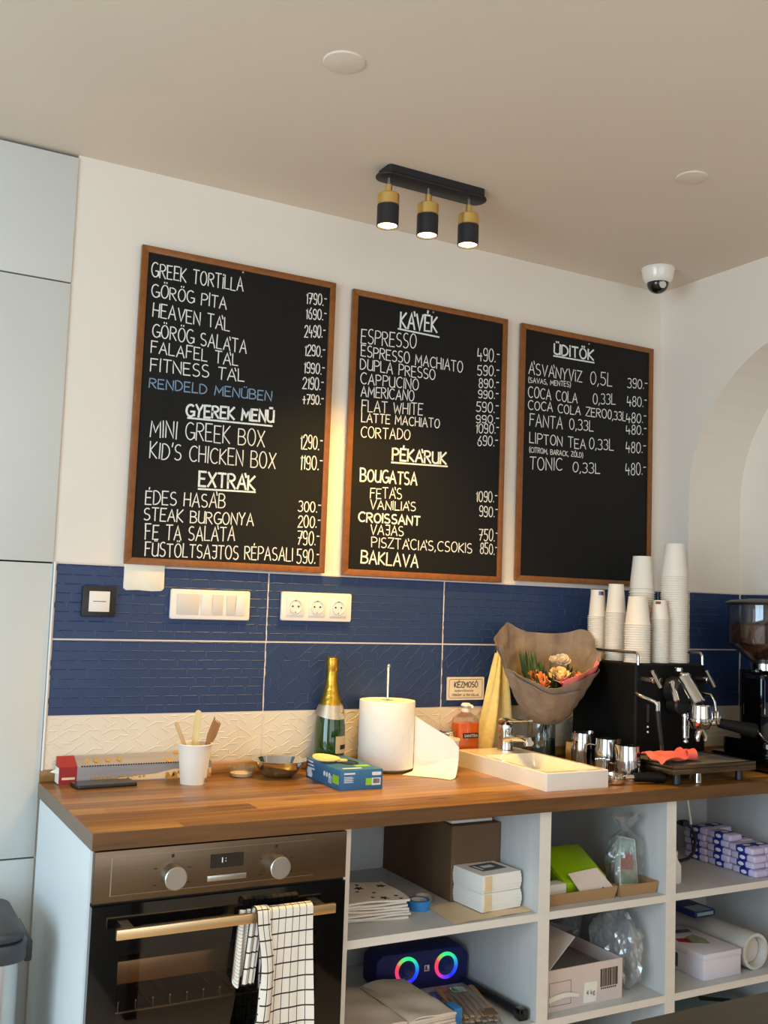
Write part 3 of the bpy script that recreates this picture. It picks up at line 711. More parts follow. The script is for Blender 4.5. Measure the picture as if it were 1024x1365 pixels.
# ================================================================== switches, sockets, sign on the tiles
YT = -.0095
t = thing('wall_controller', 'square black framed control plate with white centre on blue tiles', 'switch', (.126, YT, 1.374))
b = MB(); b.prism(rrect(-.045, .045, -.041, .041, .004), WALLP, -.010, .001, bev=.0015); b.done('frame', 'blackplastic', t)
b = MB(); b.box(-.0275, .0275, -.0125, -.009, -.0275, .0275, bev=.001); p = b.done('plate', 'switch', t)
b = MB()
for k in range(12): b.box(-.0165 + k * .0029, -.0165 + k * .0029 + .002, -.0129, -.0124, -.0008, .0014)
b.done('printed_line', 'ink', p)
t = thing('light_switch', 'wide white triple light switch on blue tiles below left board', 'switch', (.441, YT, 1.374))
b = MB(); b.prism(rrect(-.118, .118, -.042, .042, .005), WALLP, -.009, .001, bev=.002); b.done('frame', 'switch', t)
for x0, x1, tl in ((-.100, -.036, .005), (-.028, .002, .010), (.004, .036, .004), (.047, .073, .005), (.075, .103, .011)):
    b = MB(); b.hexa([(x0, -.008, -.029), (x1, -.008, -.029), (x1, -.010, -.029), (x0, -.010, -.029)][::-1] + [(x0, -.008, .029), (x1, -.008, .029), (x1, -.010 - tl * .4, .029), (x0, -.010 - tl * .4, .029)][::-1], bev=.0008)
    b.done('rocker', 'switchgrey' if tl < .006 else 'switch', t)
t = thing('power_socket', 'white triple power socket on blue tiles under the gap between boards', 'socket', (.774, YT, 1.3775))
b = MB(); b.prism(rrect(-.116, .116, -.0425, .0425, .005), WALLP, -.008, .001, bev=.002); b.done('frame', 'switch', t)
for x in (-.071, 0, .071):
    b = MB(); b.box(x - .028, x + .028, -.0105, -.006, -.028, .028, bev=.0015)
    b.lathe([(.0205, 0), (.0205, .002), (.019, .002), (.0175, -.007), (0, -.007)], 28, xf=Matrix.Rotation(PI / 2, 4, 'X'), c=(x, -.0105, 0))
    b2 = MB()
    for dx in (-.0095, .0095): b2.cyl((x + dx, -.0045, 0), (x + dx, -.0115, 0), .0026, n=12)
    b2.box(x - .0022, x + .0022, -.0118, -.011, .0165, .0195); b2.box(x - .0022, x + .0022, -.0118, -.011, -.0195, -.0165)
    o = b.done('socket_insert', 'switch', t); b2.done('contact_hole', 'dark', o)
t = thing('sign', 'small cream sign reading KÉZMOSÓ on the tiles above the soap', 'sign', (1.3185, YT - .002, 1.1295))
b = MB(); b.prism(rrect(-.0715, .0715, -.0365, .0365, .002), WALLP, -.003, .001); b.done('plate', 'signplate', t)
b = MB(); o = rrect(-.0645, .0645, -.0305, .0305, .007); i_ = rrect(-.0632, .0632, -.0292, .0292, .006)
for k in range(len(o)):
    j = (k + 1) % len(o); b.poly([(o[k][0], -.0034, o[k][1]), (i_[k][0], -.0034, i_[k][1]), (i_[j][0], -.0034, i_[j][1]), (o[j][0], -.0034, o[j][1])])
T = lambda x, z, s=1: (lambda a, c: (x + a * s, -.0034, z + c))
write(b, lambda a, c: (a, -.0035, c), 'KÉZMOSÓ', -.044, .004, .046, .004, .0175, .0028, 0, 1, .1)
write(b, lambda a, c: (a, -.0035, c), 'TÖRKÖNY ULTRA-SOLLAL', -.054, -.024, .052, -.024, .007, .0011, 0, 2, .1)
b.text('kézfertőtlenítés', .0118, T(-.043, -.0105, .98)); b.done('lettering', 'ink', t)

# ================================================================== ceiling lamp and security camera
t = thing('ceiling_spotlight', 'black ceiling bar with three lit black and brass spotlights', 'spotlight', (.905, -.395, CEIL))
b = MB(); b.prism(rrect(-.178, .178, -.036, .036, .034, 8), FLATP, -.027, -.020, bev=.002); b.prism(rrect(-.160, .160, -.036, .036, .012, 5), FLATP, -.020, 0); b.done('ceiling_plate', 'lampblack', t)
for i, x in enumerate((-.1405, -.0125, .125)):
    s = MB(); s.cyl((x, 0, -.027), (x, 0, -.046), .0055, n=16); s.done('stem', 'steel2', t)
    s = MB(); s.cyl((x, 0, -.044), (x, 0, -.075), .0095, n=20, bev=.001); s.lathe([(0, 0), (.029, 0), (.0305, -.0015), (.0305, -.033), (0, -.033)], 36, c=(x, 0, -.073)); s.done('brass_collar', 'brass', t)
    s = MB(); s.lathe([(.0295, 0), (.0305, 0), (.0305, -.060), (.0285, -.060), (.0285, -.006), (0, -.006)], 36, c=(x, 0, -.104)); h = s.done('lamp_shade', 'lampblack', t)
    s = MB(); s.lathe([(0, -.0585), (.02, -.0585), (.0265, -.0555), (.0275, -.046), (.02, -.03), (0, -.03)], 32, c=(x, 0, -.104)); s.done('bulb', 'bulb', h)
    l = bpy.data.lights.new('spot_beam', 'SPOT'); l.energy = SPOT_POWER * 10; l.color = (1.0, .59, .11); l.spot_size = math.radians(92); l.spot_blend = .7; l.shadow_soft_size = .02
    o = bpy.data.objects.new('spot_beam', l); COL.objects.link(o); o.location = (.905 + x, -.395, CEIL - .1665); o.rotation_euler = (0, 0, 0)
t = thing('security_camera', 'white dome security camera with dark lens on the ceiling corner', 'security camera', (1.957, -.195, CEIL))
b = MB(); b.lathe([(.058, 0), (.059, -.006), (.057, -.009), (.0535, -.030), (.052, -.034), (.050, -.040), (.046, -.047), (.039, -.052), (0, -.052)], 44); b.done('housing', 'ceramic', t)
b = MB(); b.lathe([(.038, -.050)] + [(.038 * math.cos(a), -.052 - .036 * math.sin(a)) for a in (k * PI / 2 / 10 for k in range(11))], 36); b.done('dome', 'blackgloss', t)
b = MB(); b.cyl((-.010, -.029, -.066), (-.014, -.039, -.068), .012, n=20)
for k in range(8): b.ball((-.0125 + .016 * math.cos(k * PI / 4), -.033 + .004 * math.cos(k * PI / 4), -.067 + .011 * math.sin(k * PI / 4)), .0022, 1)
b.done('lens', 'steel2', t)

# ================================================================== worktop and base units
t = thing('worktop', 'long brown butcher-block worktop running along the wall', 'worktop', (1.2, -.31, TW))
b = MB(); b.prism([(-1.199, -.3102), (1.219, -.3102), (1.219, .158), (.959, .158), (.959, .3095), (-1.199, .3095)], FLATP, -.0363, 0, bev=.0012)
b.box(-1.2002, -1.199, -.309, .309, -.036, -.0008, 1); b.box(1.0, 1.215, -1.0, -.31, -.0363, -.0002)
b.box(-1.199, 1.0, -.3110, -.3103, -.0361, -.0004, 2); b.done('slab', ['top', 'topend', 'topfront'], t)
b = MB(); b.box(.002, 2.158, -.0115, -.0015, .9002, .9310, bev=.0015); b.box(2.165, 2.41, -.165, -.1575, .9002, .931); struct(b.done('trim_3', 'top'), 'wooden strip along the back edge of the worktop', 'trim')

YF, YB, ZT, S1, S3 = -.595, -.03, .8632, .598, .322
def unit(name, label, x0, x1, shelves, back=None):
    YB = -.03 if back is None else back
    t = thing(name, label, 'cabinet', ((x0 + x1) / 2, 0, 0)); c = (x0 + x1) / 2; a, e = x0 - c, x1 - c
    for s0, s1 in ((a, a + .0184), (e - .0184, e)):
        b = MB(); b.box(s0, s1, YF + .001, YB, .05, ZT, 0); b.box(s0, s1, YF, YF + .001, .05, ZT, 1); b.done('side_panel', ['white_wood', 'edge'], t)
    b = MB(); b.box(a + .0185, e - .0185, YB - .01, YB, .05, ZT); b.done('back_panel', 'white_wood', t)
    for z in shelves:
        b = MB(); b.box(a + .0187, e - .0187, YF + .0022, YB - .0102, z - .02, z, 0); b.box(a + .0187, e - .0187, YF + .0012, YF + .0022, z - .02, z, 1); b.done('shelf', ['white_wood', 'edge'], t)
    b = MB(); b.box(a + .02, e - .02, YF + .04, YF + .055, 0, .05); b.done('plinth', 'white_wood', t)
    return t
unit('shelf_unit', 'widest open white shelf unit, next to the oven', .6, 1.2, (.07, S3, S1))
unit('shelf_unit', 'narrow open white shelf unit between the two other shelf units', 1.2, 1.653, (.07, S3, S1))
unit('shelf_unit', 'open white shelf unit farthest right under the coffee grinder', 1.653, 2.253, (.07, S3, S1), back=-.165)
# oven cabinet + oven
t = thing('oven_cabinet', 'white end cabinet housing the oven at the left', 'cabinet', (.3, 0, 0))
b = MB(); b.box(-.298, -.2825, -.6, YB, .0, ZT); b.done('end_panel', 'panel', t)
b = MB(); b.box(.281, .2995, YF, YB, .05, ZT); b.done('side_panel', 'white_wood', t)
b = MB(); b.box(-.282, .281, -.56, YB, .08, .25); b.box(-.282, .281, YB - .01, YB, .25, ZT); b.done('base', 'white_wood', t)
OY = -.6
t = thing('oven', 'built-in oven with steel control panel and black glass door', 'oven', (.3, OY, .27))
X0, X1 = -.2925, .2945
b = MB(); b.box(X0, X1, -.02, .0, .4845, .5905, bev=.0015); p = b.done('control_panel', 'steel', t)
b = MB(); b.box(-.2575, -.2555, -.0207, -.0198, .498, .578); b.box(-.2555, .21, -.0203, -.0198, .498, .4986); b.box(-.2555, .21, -.0203, -.0198, .5775, .578); b.done('film_edge', 'steel2', p)
b = MB(); b.prism(rrect(-.040, .037, .535, .565, .001), WALLP, -.0212, -.0195); d = b.done('display', 'blackgloss', p)
b = MB(); b.box(-.014, -.0115, -.0216, -.0211, .546, .557); b.box(-.0055, -.0040, -.0216, -.0211, .5475, .550); b.box(-.0055, -.0040, -.0216, -.0211, .5535, .556); b.done('clock_digits', 'printwhite', d)
b = MB(); b.box(-.046, .045, -.0222, -.0195, .5075, .5195, bev=.0008); b.done('button_strip', 'steel2', p)
for x in (-.125, .116):
    b = MB(); b.lathe([(0, .030), (.0225, .030), (.0245, .0285), (.0255, .020), (.0265, .003), (.0265, 0), (0, 0)], 40, xf=Matrix.Rotation(PI / 2, 4, 'X'), c=(x, -.020, .5285)); b.done('knob', 'steel2', p)
    b = MB(); b.box(x - .003, x + .003, -.0206, -.0198, .5665, .5735)
    for a in (-60, -25, 20, 60, 120, 155, 205, 240):
        cx, cz = x + .041 * math.cos(math.radians(a - 90 + 90)), .5285 + .041 * math.sin(math.radians(a))
        if abs(cz - .5285) < .034: b.box(cx - .0035, cx + .0035, -.0203, -.0198, cz - .0012, cz + .0012)
    b.done('dial_marks', 'ink', p)
# door: black glass frame around a tinted pane, dark oven chamber with rack behind
b = MB(); zb, zt = -.02, .478; wx0, wx1, wz0, wz1 = -.232, .226, .05, .375
b.box(X0, wx0, -.020, 0, zb, zt); b.box(wx1, X1, -.020, 0, zb, zt); b.box(wx0, wx1, -.020, 0, zb, wz0); b.box(wx0, wx1, -.020, 0, wz1, zt)
d = b.done('door', 'blackgloss', t)
b = MB(); b.box(wx0, wx1, -.0185, -.015, wz0, wz1); b.done('pane', 'tint', d)
b = MB(); b.box(-.25, .25, -.0655, -.0545, .4205, .4415, bev=.0015)
for x in (-.22, .22): b.box(x - .011, x + .011, -.056, -.019, .424, .438)
b.done('handle', 'handle', d)
b = MB(); b.box(X0, X1, -.008, 0, .478, .4842); b.done('vent_slot', 'dark', t)
b = MB(); q = .03
for s in ((wx0 - .01, wx0, .005, .42, wz0 - .02, wz1 + .03), (wx1, wx1 + .01, .005, .42, wz0 - .02, wz1 + .03), (wx0, wx1, .41, .42, wz0 - .02, wz1 + .03), (wx0, wx1, .005, .42, wz0 - .03, wz0 - .02), (wx0, wx1, .005, .42, wz1 + .03, wz1 + .04)): b.box(*s)
b.done('chamber', 'ovencav', t)
b = MB(); b.tube([(wx0 + .004, .03, .239), (wx1 - .004, .03, .239)], .0028, 8); b.tube([(wx0 + .004, .37, .239), (wx1 - .004, .37, .239)], .0028, 8)
for k in range(12): x = wx0 + .02 + k * .038; b.tube([(x, .030, .240), (x, .37, .240)], .0019, 6); b.ball((x, .034, .259), .0028, 1); b.tube([(x, .034, .259), (x, .034, .24)], .0012, 5)
b.done('rack', 'chrome', t)
b = MB(); b.box(wx0 + .01, wx1 - .03, .06, .36, .285, .335, bev=.004); b.done('reflection_block', 'handle', t)  # tan block imitating the room's reflection in the door glass

# checked tea towel on the oven door handle
def smooth(a, b_, x): x = max(0, min(1, (x - a) / (b_ - a))); return x * x * (3 - 2 * x)
bar_y, bar_z = OY - .060, .27 + .431
def towel(u, v):
    # u across, v along the cloth: from behind the bar, over it, down the front
    L = v * .84 - .17; r = .0135
    x = .372 + u * .122 + .006 * math.sin(3 + v * 7) * u
    if L < 0: y, z = bar_y + r - .002, bar_z + .012 + L
    elif L < PI * r: a = L / r; y, z = bar_y + r * math.cos(a), bar_z + .012 + r * math.sin(a) * .6
    else: y, z = bar_y - r, bar_z + .012 - (L - PI * r)
    d = smooth(.02, .3, L)
    y -= (.006 * math.sin(u * 6.5 + .7) + .003 * math.sin(u * 13)) * d + .004 * d
    x += (.006 - .012 * u) * 0 - .014 * d * (1 - u) * 1.0
    return (x, y, z)
t = thing('tea_towel', 'white tea towel with black check draped over oven handle', 'towel', (.43, bar_y, bar_z))
b = MB(); off = Vector((.43, bar_y, bar_z)); b.sheet(lambda u, v: Vector(towel(u, v)) - off, 26, 90, .0022); b.done('hanging_cloth', 'check', t)
def fold(u, v):
    # gathered left edge turned back on itself
    L = v * .74 - .16; r = .017
    x = .352 + u * .03 + .0
    if L < 0: y, z = bar_y + r + .003 * math.sin(u * 16), bar_z + .012 + L; x -= .016 * (-L / .16) + .002 * math.sin(u * 9)
    elif L < PI * r: a = L / r; y, z = bar_y + r * math.cos(a), bar_z + .013 + r * math.sin(a) * .6
    else:
        k = L - PI * r; y, z = bar_y - r - .002 - .010 * math.sin(u * PI) * smooth(0, .2, k), bar_z + .012 - k; x += .014 * smooth(0, .12, k) - .05 * smooth(.12, .5, k) * (1 - u * .75)
    return (x, y, z)
b = MB(); b.sheet(lambda u, v: Vector(fold(u, v)) - off, 14, 80, .0022); b.done('folded_edge', 'check2', t)
def tail(u, v):
    return (.327 + u * .038 - .010 * v + .0, bar_y + .028 + .007 * math.sin(u * 14) * (.3 + .7 * v), bar_z + .012 - v * (.145 + .02 * math.sin(u * 5)))
b = MB(); b.sheet(lambda u, v: Vector(tail(u, v)) - off, 24, 24, .002); b.done('gathered_tail', 'check2', t)

# pedal bin at the far left, dark counter in the foreground
t = thing('pedal_bin', 'steel pedal bin with dark grey lid in the lower left corner', 'bin', (-.262, -.27, 0))
b = MB(); b.prism(rrect(-.178, .178, -.145, .145, .05, 8), FLATP, .03, .585, bev=.003); b.done('body', 'steel2', t)
b = MB(); b.prism(rrect(-.190, .190, -.155, .155, .05, 8), FLATP, .587, .628, bev=.004); b.prism(rrect(-.184, .184, -.150, .150, .048, 8), FLATP, .628, .652, bev=.009); b.done('lid', 'greyplastic', t)
b = MB(); b.box(-.05, .05, .150, .172, .50, .63, bev=.004); b.done('hinge', 'blackplastic', t)
b = MB(); b.box(.186, .202, -.11, .06, .575, .622, bev=.004); b.done('side_latch', 'blackplastic', t)
b = MB(); b.prism(rrect(-.182, .182, -.148, .148, .05, 8), FLATP, 0, .03); b.box(-.05, .05, -.19, -.14, .01, .025, bev=.004); b.done('base_and_pedal', 'blackplastic', t)
t = thing('service_counter', 'dark brown counter top cutting across the lower right corner', 'counter', (1.26, -2.15, 0))
b = MB(); b.box(-.88, .88, -.33, .337, .86, .9, bev=.003); b.done('top', 'darkcounter', t)
for x in (-.80, 0, .80):
    b = MB(); b.box(x - .02, x + .02, -.28, .29, 0, .86, bev=.002); b.done('support_panel', 'darkcounter', t)

# ================================================================== things on the worktop
Zc = TW + .0002
# long printed roll box against the tiles
t = thing('baking_paper_box', 'long flat red and silver kitchen roll box lying against the wall tiles', 'box', (.245, -.038, Zc), 0)
b = MB(); b.hexa([(-.205, -.024, 0), (.205, -.024, 0), (.205, .024, 0), (-.205, .024, 0), (-.205, -.024, .044), (.205, -.024, .044), (.205, .022, .066), (-.205, .022, .066)], 0); b.hexa([(-.2055, -.0245, .0002), (-.16, -.0245, .0002), (-.16, .0243, .0002), (-.2055, .0243, .0002), (-.2055, -.0245, .0444), (-.16, -.0245, .0444), (-.16, .0223, .0664), (-.2055, .0223, .0664)], 1); b.done('carton', ['boxgrey', 'red'], t)
b = MB(); b.hexa([(-.2065, -.022, .002), (-.2055, -.022, .002), (-.2055, .022, .002), (-.2065, .022, .002), (-.2065, -.022, .042), (-.2055, -.022, .042), (-.2055, .022, .042), (-.2065, .022, .042)]); b.hexa([(-.2065, -.0235, .028), (-.2055, -.0235, .028), (-.2055, -.002, .040), (-.224, -.002, .030), (-.2065, -.0235, .0285), (-.2055, -.0235, .0285), (-.2055, -.002, .0405), (-.224, -.002, .0305)]); b.done('end_flap', 'paper', t)
b = MB(); b.prism([(.02, .003), (.205, .003), (.205, .026), (.10, .027), (.05, .017), (-.06, .010), (-.1, .003)], WALLP, -.0249, -.0242); b.box(-.198, -.165, -.0252, -.0244, .012, .018); b.done('cream_print', 'cream', t)
b = MB()
rr = random.Random(4)
for k in range(26):
    x, z = rr.uniform(.075, .2), rr.uniform(.004, .022); r = rr.uniform(.004, .0085)
    b.cyl((x, -.0246, z), (x, -.0254 - .0001 * (k % 5), z), r, n=12)
for k in range(12):
    x, y = rr.uniform(.08, .2), rr.uniform(-.02, .02); b.cyl((x, y, .0549 + y * .478), (x, y - .0004, .0560 + y * .478 + .0001 * (k % 3)), rr.uniform(.005, .009), n=12)
b.done('biscuit_picture', 'cookie', t)
b = MB()
for k in range(9): b.ball((-.13 + k * .0105, .004 * math.sin(k * 2.2), .0556), .0064, 1, sc=(1, 1.5, .12), rot=Matrix.Rotation(.446, 3, 'X'))
for k in range(14): b.ball((-.12 + k * .0105, -.0249, .0135 + .003 * math.sin(k * 1.9)), .0048, 1, sc=(1, .12, .7))
b.done('gold_script', 'gold', t)
b = MB()
for k in range(52): b.box(-.15 + k * .0068, -.146 + k * .0068, -.0252, -.0235, .0432, .0462)
b.done('cutting_edge', 'ink', t)
# phone
t = thing('mobile_phone', 'black mobile phone lying flat in front of the long printed box', 'phone', (.147, -.1, Zc), math.radians(3))
b = MB(); b.prism(rrect(-.079, .079, -.037, .037, .010, 6), FLATP, 0, .0085, bev=.002); b.done('body', 'blackplastic', t)
b = MB(); b.prism(rrect(-.0765, .0765, -.0345, .0345, .008, 6), FLATP, .0084, .0091); b.done('screen', 'phone', t)

def paper_cup(t, h=.106, rt=.0445, rb=.034):
    b = MB(); b.lathe([(0, .004), (rb - .002, .004), (rb - .001, 0), (rb, 0), (rt, h - .004), (rt + .0018, h - .0045), (rt + .0026, h - .002), (rt + .0014, h), (rt - .0005, h - .001), (rb - .0012, .006), (0, .006)], 44)
    return b.done('cup_wall', 'cup', t)
t = thing('paper_cup', 'white paper cup holding wooden stirrers on the worktop', 'cup', (.374, -.139, Zc)); paper_cup(t)
b = MB(); b.prism(rrect(-.008, .008, -.006, .006, .001), WALLP, -.0012, 0, bev=.0002)
p = b.done('glued_mark', 'brownwood', t, loc=(.026, -.0278, .012), rot=(math.radians(5), 0, math.radians(43)))
def stick(name, lab, base, top, w, th, mat, head=None, grp='stirrers standing in the paper cup'):
    d = Vector(top) - Vector(base); L = d.length
    t = thing(name, lab, 'stirrer', base, 0, grp)
    q = d.to_track_quat('Z', 'X').to_matrix().to_4x4()
    b = MB(); pts = [(-w / 2, 0), (w / 2, 0)] + ([(w / 2, L - w / 2)] + [(w / 2 * math.cos(a), L - w / 2 + w / 2 * math.sin(a)) for a in (PI * k / 8 for k in range(1, 8))] + [(-w / 2, L - w / 2)] if not head else head(w, L))
    b.prism(pts, lambda x, z, dd: q @ Vector((x * .478 * 0 + x, dd, z)), -th / 2, th / 2, bev=th * .25); b.done('blade', mat, t); return t
stick('wooden_stirrer', 'pale wooden stick with rounded tip standing upright in the stirrer cup', (.372, -.118, .908), (.383, -.130, 1.092), .019, .002, 'birch')
stick('wooden_stirrer', 'thin translucent tan stick leaning left in the stirrer cup', (.385, -.14, .908), (.316, -.146, 1.064), .011, .0012, 'straw')
fork = lambda w, L: [(w * .28, 0), (w * .34, L * .55), (w * .62, L * .72), (w * .62, L), (w * .42, L - .003), (w * .36, L - .012), (w * .24, L - .004), (w * .10, L - .013), (0, L - .004), (-w * .14, L - .013), (-w * .26, L - .004), (-w * .40, L - .012), (-w * .55, L - .006), (-w * .62, L * .74), (-w * .34, L * .55), (-w * .28, 0)]
stick('wooden_fork', 'brown wooden fork leaning right in the stirrer cup', (.37, -.150, .908), (.440, -.130, 1.068), .024, .0018, 'brownwood', fork)

t = thing('sauce_tub', 'small clear plastic sauce tub with cream sauce', 'tub', (.535, -.075, Zc))
b = MB(); b.lathe([(0, .0), (.030, 0), (.0375, .026), (.0395, .0265), (.0395, .028), (.0365, .0275), (.0292, .001), (0, .001)], 36); b.done('tub_wall', 'film', t)
b = MB(); b.lathe([(0, .0015), (.0290, .0015), (.0312, .010), (0, .0105)], 32); b.done('sauce', 'cream', t)
t = thing('steel_bowl', 'shiny round steel bowl between sauce tub and bottle', 'bowl', (.636, -.105, Zc))
b = MB(); b.lathe([(0, 0), (.034, 0), (.046, .006), (.061, .024), (.070, .043), (.080, .0465), (.0805, .0475), (.070, .0465), (.059, .026), (.044, .008), (.033, .003), (0, .003)], 56); b.done('bowl_wall', 'chrome', t)
b = MB(); b.ball((-.006, .01, .012), .024, 2, sc=(1.3, 1.2, .42), noise=.1); b.done('leftovers', 'brownwood', t)

# champagne bottle
t = thing('champagne_bottle', 'green champagne bottle with gold foil neck behind blue glove box', 'bottle', (.812, -.06, Zc))
b = MB(); b.lathe([(0, .004), (.030, .001), (.042, 0), (.0448, .005), (.0452, .06), (.0450, .125), (.0425, .155), (.035, .185), (.027, .212), (.0205, .236), (.0165, .255), (.0150, .29), (.0150, .316), (0, .316)], 48); b.done('glass_body', 'bottle', t)
b = MB(); b.lathe([(.0366, .1835), (.0282, .213), (.0217, .237), (.0177, .256), (.0166, .285), (.0168, .292), (.0182, .296), (.0182, .303), (.0190, .306), (.0186, .322), (.0172, .329), (.012, .332), (0, .3325)], 40); b.done('gold_foil_neck', 'goldfoil', t)
b = MB(); b.sheet(lambda u, v: ((lambda r, a, z: (r * math.cos(a), r * math.sin(a), z))(.0345 + (.0445 - .0345) * v + .0012, 2 * PI * u, .192 - v * (.030 + .010 * math.cos(2 * PI * u - 4.9)))), 40, 6, .0005, wrap=True); b.done('foil_collar', 'foilsilver', t)
b = MB(); b.cyl((.022, -.0315, .168), (.0235, -.0338, .167), .0085, n=20); b.done('seal', 'goldfoil', t)
def band(b, a0, a1, z0, z1, r, th=.0004, mi=0): b.sheet(lambda u, v: (r * math.cos(a0 + (a1 - a0) * u), r * math.sin(a0 + (a1 - a0) * u), z0 + (z1 - z0) * v), 16, 1, th, mi)
b = MB(); band(b, math.radians(-92), math.radians(8), .055, .104, .0461); p = b.done('label', 'label', t)
b = MB(); band(b, math.radians(-72), math.radians(4), .066, .079, .0465); b.done('label_print', 'ink', p)

# nitrile glove box with a wooden spoon on top
t = thing('glove_box', 'blue glove dispenser box with lime patches on the worktop', 'box', (.768, -.247, Zc), math.radians(-2))
W, D, H = .0625, .117, .053
b = MB(); b.box(-W, W, -D, D, 0, H, bev=.0008); b.done('carton', 'gloveblue', t)
b = MB(); b.prism([(.030 * math.cos(a) + .012, .05 * math.sin(a) + .01) for a in (2 * PI * k / 28 for k in range(28))], FLATP, H, H + .0006); p = b.done('opening', 'dark', t)
b = MB(); b.ball((.014, .004, H - .004), .026, 2, sc=(1, 1.5, .28), noise=.08); b.done('glove', 'navy', p)
for i, q in enumerate(((-W - .0006, -W + .0005, -.107, -.068, .014, .036), (.012, .030, -D - .0006, -D + .0005, .012, .030), (.006, .048, -.07, -.045, H - .0005, H + .0006))):
    b = MB(); b.box(*q); b.done('lime_patch', 'lime', t)
b = MB(); b.box(.030, .056, -D - .0007, -D + .0004, .0115, .0305); lb = b.done('barcode_patch', 'printwhite', t)
b = MB(); x = .0335; rr = random.Random(3)
while x < .053: wd = rr.choice((.0007, .0011, .0016)); b.box(x, x + wd, -D - .0011, -D - .0006, .016, .0285); x += wd + rr.choice((.0008, .0012))
b.done('barcode', 'ink', lb)
b = MB()
for k in range(3): # three glove pictograms, text lines, hand outline
    b.prism([(-.006 * math.cos(a) - .012 - k * .017 + .0, .007 * math.sin(a) + .029) for a in (2 * PI * j / 14 for j in range(14))], lambda a, z, d: (d, a - .0 + .0, z), -W - .0009, -W - .0002)
for k in range(6): b.box(-W - .0009, -W, -.062, -.040, .010 + k * .0035, .0115 + k * .0035)
for k in range(3): b.box(-W - .0009, -W, .070 - k * .006, .106, .044 - k * .009, .048 - k * .009)
b.prism(rrect(.072, .104, .004, .018, .005), SIDEP, -W - .0009, -W); b.prism(rrect(.078, .110, -.0 + .012, .026, .005), SIDEP, -W - .0008, -W)
for k in range(6): b.box(-.052, -.028 + .004 * (k % 2), -D - .0009, -D, .034 - k * .0028, .0352 - k * .0028)
b.box(-.052, -.020, -D - .0009, -D, .0415, .0455)
b.prism(rrect(.030, .057, .037, .046, .003), WALLP, -D - .0008, -D); b.box(-.045, .01, -.098, -.086, H, H + .0006); b.box(-.04, .0, .06, .075, H, H + .0006)
b.done('white_print', 'printwhite', t)
t = thing('wooden_spoon', 'pale wooden spoon lying on the blue glove box', 'spoon', (.73, -.235, Zc + .053))
b = MB()
def spoon(u, v):
    a = 2 * PI * u; x = .040 * math.cos(a); y = .024 * math.sin(a) * (1 - .22 * math.cos(a)); k = v
    return (x * k - .012, y * k, .0085 - .005 * (1 - k * k) + .006)
b.sheet(spoon, 28, 6, .003, wrap=True)
b.prism([(.018, -.009), (.050, -.0045), (.050, .0045), (.018, .009)], FLATP, .006, .0115, bev=.0015)
b.done('spoon_bowl', 'birch', t, loc=(0, 0, 0), rot=(math.radians(14), math.radians(4), math.radians(-8)))

# paper towel roll on a steel holder
RC = (.985, -.094)
t = thing('paper_towel_roll', 'big white paper towel roll on a steel rod holder', 'paper roll', (RC[0], RC[1], Zc))
b = MB(); b.lathe([(.021, .010), (.0835, .010), (.0842, .012), (.0842, .203), (.0832, .206), (.021, .206), (.021, .010)], 72); b.done('roll', 'tissue', t)
b = MB(); b.lathe([(0, 0), (.07, 0), (.072, .003), (.068, .008), (0, .009)], 40); b.tube([(0, 0, .008), (0, 0, .305)], .0048, 10); b.ball((0, 0, .308), .0068, 2, sc=(1, 1, 1.1)); b.done('steel_holder', 'chrome', t)
# the loose end: leaves the roll to the front, stands, curls forward at the foot
def tail_sheet(u, v):
    px = 1.052 + (1.128 - 1.052) * u; py = -.148 + (-.268 + .148) * u
    top = .163 - .066 * u - .012 * smooth(.85, 1, u); nx, ny = -.80, -.60   # towards the viewer, square to the sheet
    foot = .022 + .028 * u; arcL = top - foot
    L = v * (arcL + .085 - .03 * u)
    if L < arcL: z = top - L; o = .004 * math.sin(u * 5)
    else:
        k = (L - arcL); a = min(k / .04, 1.0) * PI / 2
        z = max(foot - .03 * math.sin(a) - .03 * u * min(1, k / .05), .0012); o = .03 * (1 - math.cos(a)) + max(0, k - .03)
    c = .02 * smooth(.7, 1, u)
    return (px + nx * (o + c * .3) - RC[0], py + ny * (o + c) - RC[1], z)
b = MB(); b.sheet(tail_sheet, 24, 40, .0008)
o = b.done('loose_sheet', 'tissue', t)
t = thing('paper_cup', 'white paper cup half hidden behind the loose paper towel sheet', 'cup', (1.1420, -.185, Zc)); paper_cup(t, .099, .038, .029)
t = thing('glass_jar', 'small glass jar with shiny metal lid beside the soap bottle', 'jar', (1.222, -.055, Zc))
b = MB(); b.lathe([(0, 0), (.028, 0), (.030, .003), (.030, .080), (.027, .088), (.027, .092), (.0255, .092), (.0255, .087), (.0285, .079), (.0285, .004), (0, .003)], 36); b.done('jar_glass', 'glass', t)
b = MB(); b.lathe([(.0275, .088), (.0295, .088), (.0300, .091), (.0290, .093), (.0300, .096), (.0290, .099), (.0300, .103), (.0280, .106), (0, .106)], 40); b.done('lid', 'chrome', t)
b = MB(); b.lathe([(0, .004), (.0278, .004), (.0278, .05), (0, .052)], 28); b.done('contents', 'brownwood', t)

